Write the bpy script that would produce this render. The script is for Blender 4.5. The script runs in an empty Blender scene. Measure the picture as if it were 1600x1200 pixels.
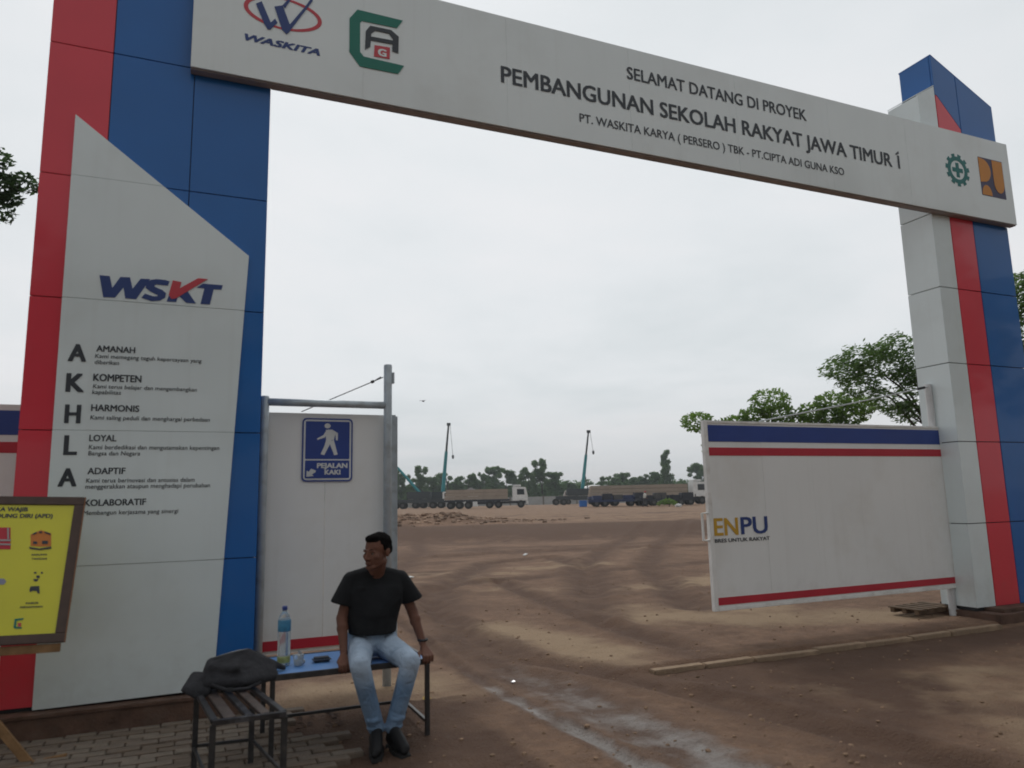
import bpy, bmesh, math, random
import numpy as np
from mathutils import Vector, Matrix

random.seed(7)
rng = np.random.default_rng(7)
scn = bpy.context.scene
COL = scn.collection
R = math.radians

# ------------------------------------------------------------------ camera
cam_d = bpy.data.cameras.new('camera')
cam = bpy.data.objects.new('camera', cam_d)
COL.objects.link(cam)
yaw, pitch, roll = R(23.386), R(8.969), R(-1.306)
fwd = Vector((math.sin(yaw)*math.cos(pitch), math.cos(yaw)*math.cos(pitch), math.sin(pitch)))
rt = Vector((math.cos(yaw), -math.sin(yaw), 0)); up = rt.cross(fwd)
r2 = rt*math.cos(roll) + up*math.sin(roll); u2 = -rt*math.sin(roll) + up*math.cos(roll)
M = Matrix((r2, u2, -fwd)).transposed().to_4x4(); M.translation = (0, 0, 1.55)
cam.matrix_world = M
cam_d.sensor_width = 36; cam_d.lens = 26.03
cam_d.clip_start = .05; cam_d.clip_end = 9000
cam_d.dof.use_dof = True; cam_d.dof.focus_distance = 13.0; cam_d.dof.aperture_fstop = 2.0
scn.camera = cam
scn.cycles.filter_width = 1.8

# ------------------------------------------------------------------ sky, sun, exposure
SUN_EL, SUN_AZ = 52, 8            # azimuth from +Y towards +X: behind the gate, thick cloud
w = bpy.data.worlds.new('World'); scn.world = w; w.use_nodes = True
nt = w.node_tree; nt.nodes.clear(); N = nt.nodes.new; L = nt.links.new
sky = N('ShaderNodeTexSky'); sky.sky_type = 'NISHITA'; sky.sun_disc = False
sky.sun_elevation = R(SUN_EL); sky.sun_rotation = R(SUN_AZ); sky.dust_density = 3; sky.air_density = 1.2
tc = N('ShaderNodeTexCoord'); sep = N('ShaderNodeSeparateXYZ'); L(tc.outputs['Generated'], sep.inputs[0])
def mth(op, a, b=None, clamp=False):
    n = N('ShaderNodeMath'); n.operation = op; n.use_clamp = clamp
    for i, v in enumerate((a, b)):
        if v is None: continue
        if isinstance(v, (int, float)): n.inputs[i].default_value = v
        else: L(v, n.inputs[i])
    return n.outputs[0]
zz = mth('ADD', mth('MAXIMUM', sep.outputs[2], 0.0), 0.13)
cx, cy = mth('DIVIDE', sep.outputs[0], zz), mth('DIVIDE', sep.outputs[1], zz)
cmb = N('ShaderNodeCombineXYZ'); L(cx, cmb.inputs[0]); L(cy, cmb.inputs[1])
n1 = N('ShaderNodeTexNoise'); n1.inputs['Scale'].default_value = .55; n1.inputs['Detail'].default_value = 5; n1.inputs['Roughness'].default_value = .5; n1.inputs['Distortion'].default_value = .6
L(cmb.outputs[0], n1.inputs['Vector'])
n2 = N('ShaderNodeTexNoise'); n2.inputs['Scale'].default_value = 1.6; n2.inputs['Detail'].default_value = 6; n2.inputs['Roughness'].default_value = .55
L(cmb.outputs[0], n2.inputs['Vector'])
cl = mth('ADD', mth('MULTIPLY', n1.outputs[0], .7), mth('MULTIPLY', n2.outputs[0], .3))
rmp = N('ShaderNodeValToRGB'); L(cl, rmp.inputs[0]); e = rmp.color_ramp.elements
e[0].position = .33; e[0].color = (.545, .585, .605, 1); e[1].position = .64; e[1].color = (.70, .70, .715, 1)
x = e.new(.48); x.color = (.635, .66, .68, 1)
# layered haze: a little darker and bluer right above the horizon, as under any cloud sheet
hz = N('ShaderNodeMapRange'); L(sep.outputs[2], hz.inputs[0]); hz.inputs[1].default_value = -.02; hz.inputs[2].default_value = .16
hz.inputs[3].default_value = .80; hz.inputs[4].default_value = 1.0
# the cloud sheet glows softly round the hidden sun
sd = Vector((math.sin(R(SUN_AZ+14))*math.cos(R(24)), math.cos(R(SUN_AZ+14))*math.cos(R(24)), math.sin(R(24))))
dot = N('ShaderNodeVectorMath'); dot.operation = 'DOT_PRODUCT'; L(tc.outputs['Generated'], dot.inputs[0]); dot.inputs[1].default_value = sd
gl = N('ShaderNodeMapRange'); L(dot.outputs['Value'], gl.inputs[0]); gl.inputs[1].default_value = .0; gl.inputs[2].default_value = 1.0
gl.inputs[3].default_value = .72; gl.inputs[4].default_value = 1.08; gl.interpolation_type = 'SMOOTHSTEP'
fac = mth('MULTIPLY', mth('MULTIPLY', hz.outputs[0], gl.outputs[0]), 10.5)
vm = N('ShaderNodeVectorMath'); vm.operation = 'SCALE'; L(rmp.outputs[0], vm.inputs[0]); L(fac, vm.inputs['Scale'])
hsv = N('ShaderNodeHueSaturation'); hsv.inputs['Saturation'].default_value = .35; L(sky.outputs[0], hsv.inputs['Color'])
mx = N('ShaderNodeMix'); mx.data_type = 'RGBA'; mx.inputs[0].default_value = .95
L(hsv.outputs[0], mx.inputs[6]); L(vm.outputs[0], mx.inputs[7])
bg = N('ShaderNodeBackground'); bg.inputs[1].default_value = .1; L(mx.outputs[2], bg.inputs[0])
wo = N('ShaderNodeOutputWorld'); L(bg.outputs[0], wo.inputs[0])
sun_d = bpy.data.lights.new('sun', 'SUN'); sun_d.energy = .8; sun_d.angle = R(25); sun_d.color = (1, .965, .92)
sun = bpy.data.objects.new('sun', sun_d); COL.objects.link(sun)
sv = Vector((math.sin(R(SUN_AZ))*math.cos(R(SUN_EL)), math.cos(R(SUN_AZ))*math.cos(R(SUN_EL)), math.sin(R(SUN_EL))))
sun.rotation_euler = sv.to_track_quat('Z', 'Y').to_euler(); sun.location = (0, 0, 30)
vs = scn.view_settings; vs.view_transform = 'Standard'; vs.look = 'None'; vs.exposure = .14; vs.gamma = 1; vs.use_curve_mapping = False
scn.display_settings.display_device = 'sRGB'

# ------------------------------------------------------------------ helpers
MATS = {}
def mat(name, col, rough=.6, spec=.5, metal=0, var=.12, vscale=4, bump=0, bscale=20, coat=0, dirt=None, dscale=2.5, dirt_amt=.5, trans=0, wave=0, vcol2=None, streak=0, splash=None):
    """procedural principled material: base colour broken up by noise, optional dirt colour in patches, bump"""
    if name in MATS: return MATS[name]
    m = bpy.data.materials.new(name); m.use_nodes = True; t = m.node_tree
    b = t.nodes['Principled BSDF']; n = t.nodes.new; l = t.links.new
    b.inputs['Roughness'].default_value = rough; b.inputs['Specular IOR Level'].default_value = spec
    b.inputs['Metallic'].default_value = metal; b.inputs['Coat Weight'].default_value = coat; b.inputs['Coat Roughness'].default_value = .06
    b.inputs['Transmission Weight'].default_value = trans
    c = n('ShaderNodeTexCoord'); no = n('ShaderNodeTexNoise'); no.inputs['Scale'].default_value = vscale; no.inputs['Detail'].default_value = 6
    l(c.outputs['Object'], no.inputs['Vector'])
    mr = n('ShaderNodeMapRange'); mr.inputs[1].default_value = .3; mr.inputs[2].default_value = .7; l(no.outputs[0], mr.inputs[0])
    mi = n('ShaderNodeMix'); mi.data_type = 'RGBA'; l(mr.outputs[0], mi.inputs[0])
    c2 = vcol2 or tuple(min(1, k*(1+var)) for k in col)
    mi.inputs[6].default_value = (*[k*(1-var) for k in col], 1) if not vcol2 else (*col, 1); mi.inputs[7].default_value = (*c2, 1)
    out = mi.outputs[2]
    if dirt:
        d = n('ShaderNodeTexNoise'); d.inputs['Scale'].default_value = dscale; d.inputs['Detail'].default_value = 8; d.inputs['Roughness'].default_value = .65
        l(c.outputs['Object'], d.inputs['Vector'])
        dr = n('ShaderNodeMapRange'); dr.inputs[1].default_value = .5; dr.inputs[2].default_value = .72; dr.inputs[4].default_value = dirt_amt; l(d.outputs[0], dr.inputs[0])
        m2 = n('ShaderNodeMix'); m2.data_type = 'RGBA'; l(dr.outputs[0], m2.inputs[0]); l(out, m2.inputs[6]); m2.inputs[7].default_value = (*dirt, 1)
        out = m2.outputs[2]
        ra = n('ShaderNodeMath'); ra.operation = 'MULTIPLY_ADD'; l(dr.outputs[0], ra.inputs[0]); ra.inputs[1].default_value = .25; ra.inputs[2].default_value = rough; l(ra.outputs[0], b.inputs['Roughness'])
    l(out, b.inputs['Base Color'])
    if streak:      # faint vertical rain marks
        mp = n('ShaderNodeMapping'); mp.inputs['Scale'].default_value = (9, 9, .35); l(c.outputs['Object'], mp.inputs[0])
        sn = n('ShaderNodeTexNoise'); sn.inputs['Scale'].default_value = 1.6; sn.inputs['Detail'].default_value = 6; l(mp.outputs[0], sn.inputs[0])
        sr = n('ShaderNodeMapRange'); sr.inputs[1].default_value = .54; sr.inputs[2].default_value = .74; sr.inputs[4].default_value = streak; l(sn.outputs[0], sr.inputs[0])
        m3 = n('ShaderNodeMix'); m3.data_type = 'RGBA'; l(sr.outputs[0], m3.inputs[0]); l(out, m3.inputs[6]); m3.inputs[7].default_value = (.40, .38, .33, 1); l(m3.outputs[2], b.inputs['Base Color'])
    if splash:      # mud spattered on the lowest part, ragged upper edge
        src = b.inputs['Base Color'].links[0].from_socket; sx = n('ShaderNodeSeparateXYZ'); l(c.outputs['Object'], sx.inputs[0])
        sn = n('ShaderNodeTexNoise'); sn.inputs['Scale'].default_value = 7; sn.inputs['Detail'].default_value = 10; sn.inputs['Roughness'].default_value = .7; l(c.outputs['Object'], sn.inputs[0])
        hz_ = n('ShaderNodeMapRange'); hz_.inputs[1].default_value = splash[0]; hz_.inputs[2].default_value = splash[1]; hz_.inputs[3].default_value = .30; hz_.inputs[4].default_value = -.12; l(sx.outputs[2], hz_.inputs[0])
        ad = n('ShaderNodeMath'); ad.operation = 'ADD'; l(sn.outputs[0], ad.inputs[0]); l(hz_.outputs[0], ad.inputs[1])
        sr = n('ShaderNodeMapRange'); sr.inputs[1].default_value = .56; sr.inputs[2].default_value = .86; sr.inputs[4].default_value = .12; l(ad.outputs[0], sr.inputs[0])
        m4 = n('ShaderNodeMix'); m4.data_type = 'RGBA'; l(sr.outputs[0], m4.inputs[0]); l(src, m4.inputs[6]); m4.inputs[7].default_value = (.20, .15, .105, 1); l(m4.outputs[2], b.inputs['Base Color'])
    if bump or wave:
        bn = n('ShaderNodeTexNoise'); bn.inputs['Scale'].default_value = bscale; bn.inputs['Detail'].default_value = 5 if bump else 1
        l(c.outputs['Object'], bn.inputs['Vector'])
        bu = n('ShaderNodeBump'); bu.inputs['Strength'].default_value = bump or wave; bu.inputs['Distance'].default_value = .02
        l(bn.outputs[0], bu.inputs['Height']); l(bu.outputs[0], b.inputs['Normal'])
    MATS[name] = m; return m

def tag(o, label=None, cat=None, group=None, kind=None):
    if label: o['label'] = label
    if cat: o['category'] = cat
    if group: o['group'] = group
    if kind: o['kind'] = kind
    return o
def empty(name, loc=(0, 0, 0), rz=0):
    o = bpy.data.objects.new(name, None); COL.objects.link(o); o.location = loc; o.rotation_euler = (0, 0, rz); o.empty_display_size = .2
    return o
def thing(name, label, cat, loc=(0, 0, 0), rz=0, group=None):
    return tag(empty(name, loc, rz), label, cat, group)

class MB:
    """mesh builder: collects vertices and faces"""
    def __init__(s): s.v = []; s.f = []
    def add(s, vs, fs):
        k = len(s.v); s.v += [tuple(a) for a in vs]; s.f += [tuple(i+k for i in f) for f in fs]; return s
    def box(s, x0, x1, y0, y1, z0, z1, M=None):
        vs = [(x, y, z) for x in (x0, x1) for y in (y0, y1) for z in (z0, z1)]
        if M: vs = [M @ Vector(a) for a in vs]
        return s.add(vs, [(0, 1, 3, 2), (4, 6, 7, 5), (0, 4, 5, 1), (2, 3, 7, 6), (0, 2, 6, 4), (1, 5, 7, 3)])
    def tube(s, pts, rad, n=10, cap=True):
        pts = [Vector(q) for q in pts]; m = len(pts)
        if isinstance(rad, (int, float)): rad = [rad]*m
        k = len(s.v); prev = None
        for i, q in enumerate(pts):
            d = (pts[min(i+1, m-1)] - pts[max(i-1, 0)]).normalized()
            a = d.orthogonal().normalized() if prev is None else (prev - d*prev.dot(d)).normalized()
            prev = a; b = d.cross(a)
            for j in range(n):
                t = 2*math.pi*j/n; s.v.append(tuple(q + (a*math.cos(t) + b*math.sin(t))*rad[i]))
        for i in range(m-1):
            for j in range(n):
                s.f.append((k+i*n+j, k+i*n+(j+1) % n, k+(i+1)*n+(j+1) % n, k+(i+1)*n+j))
        if cap:
            s.f.append(tuple(k+j for j in range(n))[::-1]); s.f.append(tuple(k+(m-1)*n+j for j in range(n)))
        return s
    def lathe(s, prof, c=(0, 0, 0), n=20):
        k = len(s.v)
        for r, z in prof:
            for j in range(n):
                t = 2*math.pi*j/n; s.v.append((c[0]+r*math.cos(t), c[1]+r*math.sin(t), c[2]+z))
        for i in range(len(prof)-1):
            for j in range(n): s.f.append((k+i*n+j, k+i*n+(j+1) % n, k+(i+1)*n+(j+1) % n, k+(i+1)*n+j))
        s.f.append(tuple(k+j for j in range(n))[::-1]); s.f.append(tuple(k+(len(prof)-1)*n+j for j in range(n)))
        return s
    def prism(s, poly, y0, y1, axis='Y'):
        """polygon in (X,Z) extruded along Y (or in (Y,Z) along X, or (X,Y) along Z)"""
        n = len(poly)
        f = {'Y': lambda p, t: (p[0], t, p[1]), 'X': lambda p, t: (t, p[0], p[1]), 'Z': lambda p, t: (p[0], p[1], t)}[axis]
        return s.add([f(q, y0) for q in poly] + [f(q, y1) for q in poly],
                     [tuple(range(n)), tuple(range(2*n-1, n-1, -1))] + [(i, i+n, (i+1) % n+n, (i+1) % n) for i in range(n)])
    def mesh(s, name, m=None, smooth=False, bevel=0):
        me = bpy.data.meshes.new(name); me.from_pydata(s.v, [], s.f)
        bm = bmesh.new(); bm.from_mesh(me)
        if bevel: bmesh.ops.bevel(bm, geom=[e for e in bm.edges if e.is_manifold and e.calc_face_angle(0) > .6], offset=bevel, segments=2, affect='EDGES', clamp_overlap=True)
        bmesh.ops.recalc_face_normals(bm, faces=bm.faces); bm.to_mesh(me); bm.free()
        if smooth:
            for q in me.polygons: q.use_smooth = True
        if m: me.materials.append(m)
        return me
    def build(s, name, m, parent=None, smooth=False, bevel=0):
        return link(name, s.mesh(name, m, smooth, bevel), parent)
def link(name, me, parent=None, label=None):
    o = bpy.data.objects.new(name, me); COL.objects.link(o)
    if parent: o.parent = parent
    if label: o['label'] = label
    return o
def children(o): return [c for c in bpy.data.objects if c.parent == o]
def copy_tree(o, parent=None):
    c = o.copy(); COL.objects.link(c); c.parent = parent
    for ch in children(o): copy_tree(ch, c)
    return c

def clip(poly, a, b, c):
    """keep the part of the (x,z) polygon where a*x+b*z<=c"""
    out = []
    for i in range(len(poly)):
        p, q = poly[i], poly[(i+1) % len(poly)]
        dp, dq = a*p[0]+b*p[1]-c, a*q[0]+b*q[1]-c
        if dp <= 0: out.append(p)
        if dp*dq < 0:
            t = dp/(dp-dq); out.append((p[0]+t*(q[0]-p[0]), p[1]+t*(q[1]-p[1])))
    return out
def panels(poly, cols, zs, y0, y1, m, parent, gap=.005, axis='Y', name='panel', bevel=.003):
    """cut a polygon into cladding panels on a grid, each one an object with open joints; m may pick a material"""
    for xa, xb in zip(cols[:-1], cols[1:]):
        for za, zb in zip(zs[:-1], zs[1:]):
            q = clip(clip(clip(clip(poly, 1, 0, xb-gap), -1, 0, -xa-gap), 0, 1, zb-gap), 0, -1, -za-gap)
            if len(q) < 3: continue
            mm = m((xa+xb)/2, (za+zb)/2) if callable(m) else m
            tl = random.uniform(-.0012, .0012)
            MB().prism(q, y0+tl, y1, axis).build(name, mm, parent, bevel=bevel)
def printed(name, polys, y, m, parent, t=.0025):
    """flat printed / cut vinyl shape lying on a panel that faces -Y; sits t proud of it"""
    mb = MB()
    for i, q in enumerate(polys): mb.prism(q, y-t-i*.0003, y+.001)
    return mb.build(name, m, parent)
def text(s, x0, z0, width, cap, y, m, parent, bold=0.0, shear=0.0, name='lettering', t=.002, space=1.0, rot=0.0):
    """built-in font turned into mesh; x0,z0 = left end of baseline; fitted to width and cap height; bold = extra stroke in em"""
    cu = bpy.data.curves.new('t', 'FONT'); cu.body = s; cu.size = 1; cu.shear = shear; cu.space_character = space
    cu.resolution_u = 3
    o = bpy.data.objects.new('t', cu); COL.objects.link(o)
    dg = bpy.context.evaluated_depsgraph_get(); dg.update()
    me = bpy.data.meshes.new_from_object(o.evaluated_get(dg), depsgraph=dg)
    bpy.data.objects.remove(o); bpy.data.curves.remove(cu)
    co = np.array([v.co[:] for v in me.vertices]); mnx, mxx = co[:, 0].min(), co[:, 0].max()
    fs = [tuple(p.vertices) for p in me.polygons]; bpy.data.meshes.remove(me)
    bx = bold*cap/.729; sx = (width-2*bx)/(mxx-mnx); sz = (cap-bx)/.729
    xx = bx+(co[:, 0]-mnx)*sx; zz = bx*.5+co[:, 1]*sz
    mb = MB(); ca, sa = math.cos(rot), math.sin(rot); k = 0
    for dx, dz in (((0, 0), (-bx, -bx*.5), (-bx, bx*.5), (bx, -bx*.5), (bx, bx*.5)) if bold else ((0, 0),)):
        mb.add([(x0+(a+dx)*ca-(b+dz)*sa, y-t-.00012*k, z0+(b+dz)*ca+(a+dx)*sa) for a, b in zip(xx, zz)], fs); k += 1
    me = bpy.data.meshes.new(name); me.from_pydata(mb.v, [], mb.f); me.materials.append(m)
    return link(name, me, parent)
def icos(sub):
    bm = bmesh.new(); bmesh.ops.create_icosphere(bm, subdivisions=sub, radius=1)
    v = [q.co.copy() for q in bm.verts]; f = [tuple(a.index for a in q.verts) for q in bm.faces]; bm.free(); return v, f
ICO1, ICO2, ICO3 = icos(1), icos(2), icos(3)
def baked(o, name, m, parent, smooth=True):
    dg = bpy.context.evaluated_depsgraph_get(); dg.update()
    me = bpy.data.meshes.new_from_object(o.evaluated_get(dg), depsgraph=dg); old = o.data
    bpy.data.objects.remove(o); bpy.data.meshes.remove(old)
    me.name = name; me.materials.clear(); me.materials.append(m)
    me.polygons.foreach_set('use_smooth', [smooth]*len(me.polygons))
    return link(name, me, parent)
def blob(name, parts, m, parent, voxel=.008, smooth=4, sfac=.5):
    """one continuous skin over tapered limbs ('c', p0, p1, r0, r1), ellipsoids ('e', centre, radii, rotation Matrix) and hulls ('h', [(p, r)...])"""
    bm = bmesh.new()
    def ball(c, r, Mx=None):
        vs = []
        for q in ICO2[0]:
            d = Vector((q.x*r[0], q.y*r[1], q.z*r[2]))
            if Mx: d = Mx @ d
            vs.append(bm.verts.new(Vector(c)+d))
        return vs
    for q in parts:
        if q[0] == 'e':
            vs = ball(q[1], q[2], q[3] if len(q) > 3 else None)
            for f in ICO2[1]: bm.faces.new([vs[i] for i in f])
        else:
            lst = [(q[1], q[3]), (q[2], q[4])] if q[0] == 'c' else q[1]
            vs = []
            for c, r in lst: vs += ball(c, (r, r, r) if isinstance(r, (int, float)) else r)
            g = bmesh.ops.convex_hull(bm, input=vs)
            inter = [e for e in g['geom_interior'] if isinstance(e, bmesh.types.BMVert)]
            bmesh.ops.delete(bm, geom=inter, context='VERTS')
    me = bpy.data.meshes.new('b'); bm.to_mesh(me); bm.free()
    o = bpy.data.objects.new('b', me); COL.objects.link(o)
    md = o.modifiers.new('r', 'REMESH'); md.mode = 'VOXEL'; md.voxel_size = voxel; md.use_smooth_shade = True
    ms = o.modifiers.new('s', 'SMOOTH'); ms.factor = sfac; ms.iterations = smooth
    return baked(o, name, m, parent)

def leafmesh(name, centers, size, m, thin=.45, up_bias=.3, droop=None, var=.4):
    """many small leaf-shaped faces (one rhomb each) as one mesh"""
    n = len(centers); c = np.asarray(centers, float)
    a = rng.normal(size=(n, 3)); a[:, 2] *= .6
    if droop is not None: a = a*.45 + droop
    a /= np.linalg.norm(a, axis=1)[:, None]
    b = rng.normal(size=(n, 3)); b[:, 2] *= (1-up_bias)
    b -= (b*a).sum(1)[:, None]*a; b /= np.linalg.norm(b, axis=1)[:, None]
    s = size*(1+var*rng.uniform(-1, 1, n))[:, None]
    v = np.stack([c-a*s, c+b*s*thin, c+a*s, c-b*s*thin], 1).reshape(-1, 3)
    me = bpy.data.meshes.new(name); me.vertices.add(4*n); me.vertices.foreach_set('co', v.ravel())
    me.loops.add(4*n); me.loops.foreach_set('vertex_index', np.arange(4*n, dtype=np.int32))
    me.polygons.add(n); me.polygons.foreach_set('loop_start', np.arange(0, 4*n, 4, dtype=np.int32))
    me.update(); me.validate(); me.materials.append(m); return me
def clump_points(clumps, per, shell=.55):
    out = []
    for (x, y, z, rx, ry, rz) in clumps:
        k = max(6, int(per*(rx*ry*rz)**(1/3)*(1)))
        d = rng.normal(size=(k, 3)); d /= np.linalg.norm(d, axis=1)[:, None]
        r = (shell + (1-shell)*rng.random(k))**.8
        out.append(np.array([x, y, z]) + d*r[:, None]*np.array([rx, ry, rz]))
    return np.concatenate(out)

# ------------------------------------------------------------------ materials
m_white = mat('white_aluminium_cladding', (.74, .82, .83), .3, .4, var=.03, vscale=1.2, coat=.55, wave=.05, bscale=1.6, dirt=(.56, .60, .57), dscale=1.3, dirt_amt=.3, streak=.07, splash=(.15, .75))
m_beam = mat('white_beam_sheet', (.76, .82, .82), .3, .45, var=.04, vscale=.8, coat=.4, wave=.05, bscale=1.3, dirt=(.52, .53, .5), dscale=.9, dirt_amt=.3, streak=.06)
m_red = mat('red_cladding', (.70, .038, .065), .3, .4, var=.06, vscale=1, coat=.4, splash=(.15, .75), wave=.05, bscale=1.6)
m_blue = mat('blue_cladding', (.013, .130, .42), .34, .3, var=.08, vscale=1, coat=.32, splash=(.15, .75), wave=.05, bscale=1.6)
m_dark = mat('dark_steel_core', (.03, .03, .033), .7)
m_ink = mat('dark_lettering', (.034, .042, .052), .5, var=.05)
m_inkblue = mat('navy_lettering', (.02, .05, .2), .45, var=.05)
m_inkred = mat('red_lettering', (.55, .05, .07), .45, var=.05)
m_green = mat('green_vinyl', (.0, .17, .12), .45, var=.05)
m_teal = mat('teal_vinyl', (.0, .16, .15), .45, var=.05)
m_orange = mat('orange_vinyl', (.62, .24, .02), .45, var=.05)
m_gatew = mat('gate_sheet_paint', (.80, .81, .80), .5, .4, var=.025, vscale=1, dirt=(.58, .54, .47), dscale=1.1, dirt_amt=.3, streak=.07, splash=(.32, .8), wave=.03, bscale=2.5)
m_gatewf = mat('gate_frame_paint', (.80, .80, .78), .45, .4, var=.05, vscale=6, dirt=(.4, .36, .3), dscale=5, dirt_amt=.5)
m_pipe = mat('silver_painted_pipe', (.46, .52, .56), .4, .5, metal=.25, var=.1, vscale=8, dirt=(.22, .2, .18), dscale=9, dirt_amt=.5)
m_navy = mat('navy_stripe', (.022, .055, .26), .45, var=.06)
m_stripe = mat('red_stripe', (.48, .02, .04), .45, var=.06)
m_wood = mat('brown_plywood', (.115, .066, .047), .75, .3, var=.3, vscale=7, bump=.4, bscale=40, dirt=(.13, .1, .08), dscale=6, dirt_amt=.6)
m_rawwood = mat('raw_timber', (.26, .15, .07), .7, .3, var=.25, vscale=12, bump=.3, bscale=50)
m_concrete = mat('old_concrete', (.19, .175, .155), .9, .2, var=.25, vscale=7, bump=.6, bscale=60, dirt=(.1, .08, .06), dscale=4, dirt_amt=.7)
m_steel = mat('black_painted_steel', (.028, .028, .03), .38, .5, var=.3, vscale=30, dirt=(.12, .1, .085), dscale=18, dirt_amt=.35)
m_wire = mat('galvanised_wire', (.2, .21, .22), .45, .5, metal=.5)
# ------------------------------------------------------------------ ground
TAB = {}
def vnoise(x, y, seed):
    """smooth value noise on numpy arrays, about -1..1"""
    T = TAB.get(seed)
    if T is None: T = TAB[seed] = np.random.default_rng(seed).uniform(-1, 1, (256, 256))
    xi = np.floor(x).astype(int); yi = np.floor(y).astype(int); fx = x-xi; fy = y-yi
    fx = fx*fx*(3-2*fx); fy = fy*fy*(3-2*fy); g = lambda a, b: T[a % 256, b % 256]
    return (g(xi, yi)*(1-fx)+g(xi+1, yi)*fx)*(1-fy) + (g(xi, yi+1)*(1-fx)+g(xi+1, yi+1)*fx)*fy
def fbm(x, y, sc, seed, o=4):
    s = 0; a = 1; t = 0
    for i in range(o): s = s+a*vnoise(x*sc+13.7*i, y*sc+7.1*i, seed+i); t += a; a *= .5; sc *= 2.1
    return s/t
def sm(a, b, x): t = np.clip((x-a)/(b-a), 0, 1); return t*t*(3-2*t)
def seg_dist(x, y, pts):
    d = np.full(x.shape, 1e9)
    for (ax, ay), (bx, by) in zip(pts[:-1], pts[1:]):
        vx, vy = bx-ax, by-ay; t = np.clip(((x-ax)*vx+(y-ay)*vy)/(vx*vx+vy*vy), 0, 1)
        d = np.minimum(d, np.hypot(x-ax-t*vx, y-ay-t*vy))
    return d
RUTS = [([(2.9, 14), (2.55, 9.24), (2.43, 7.39), (2.39, 6.2), (2.42, 5.1), (2.47, 4.3), (2.45, 2.5), (2.3, -4)], .07, .04),
        ([(4.2, 14), (3.3, 10.2), (2.85, 8.4), (2.75, 6.6), (2.87, 5.5), (2.86, 4.5), (2.84, 3), (2.8, -4)], .22, .035),
        ([(3.6, 12.6), (3.1, 8.9), (3.05, 7.1), (3.65, 5.8), (4.0, 4.5), (4.4, 2), (4.6, -4)], .22, .05),
        ([(5.6, 14), (5.0, 9.9), (4.8, 8.1), (4.77, 6.8), (4.7, 6.1)], .2, .05),
        ([(3.2, 10.3), (4.25, 13.3), (6.97, 18), (9.2, 18.9), (8.3, 14.8), (6.2, 10.9)], .3, .05),
        ([(5, 9), (8, 15), (13, 22), (20, 30)], .3, .05), ([(6.6, 9), (9.8, 15), (15, 22), (23, 31)], .3, .05),
        ([(1.5, 9), (4, 16), (7, 24), (9, 32)], .3, .04), ([(0, 12), (6, 14), (12, 15), (20, 15)], .3, .04),
        ([(2, 20), (9, 21.4), (16, 20), (26, 17)], .4, .05)]
def ground_z(x, y):
    s = x*.39 + y*.92; r = np.hypot(x, y)
    z = .45*sm(30, 36, s+2.5*fbm(x, y, .12, 3)) + .2*sm(45, 120, s)
    z = z + .012*fbm(x, y, .8, 11)*sm(.5, 6, r) + .012*np.abs(fbm(x, y, 4.2, 21))*sm(15, 7, r) + .009*fbm(x, y, 9, 22, 3)*sm(13, 7, r)
    inside = sm(6.2, 8.5, y)
    z = z + .02*fbm(x, y, .25, 31)*inside
    lip = 1-sm(3.4, 4.0, x)*np.exp(-((y-6.15)/.5)**4)
    for pts, wd, dp in RUTS:
        d = seg_dist(x, y, pts)
        k = dp*(.6 if dp < .045 else .95)*(.7+.9*fbm(x, y, 1.4, 35))
        z = z + lip*(k*.6*np.exp(-((d-wd*1.35)/(wd*.45))**2) - k*np.exp(-(d/(wd*.7))**2))
    # the road side of the gate line lies a little lower, a ragged lip of concrete runs along it
    road = sm(6.18, 6.08, y+.02*fbm(x, y, 1.3, 41))*sm(3.2, 4.2, x)
    z = z - .055*road
    # flat base for the paved strip under the benches
    pave = sm(1.35, 1.0, x+.25*fbm(x, y, 1.5, 51))*sm(6.6, 6.3, y)*sm(2.6, 3.2, y)
    z = z*(1-pave) + pave*(-.035)
    # rubble heap beside the gate post, far off
    hx, hy = 11.2, 37.0
    z = z + .55*np.exp(-(((x-hx)/3.6)**2+((y-hy)/2.2)**2))*(1+.45*fbm(x, y, 1.1, 61))
    # soil under pillars and posts stays level
    return z
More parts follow.
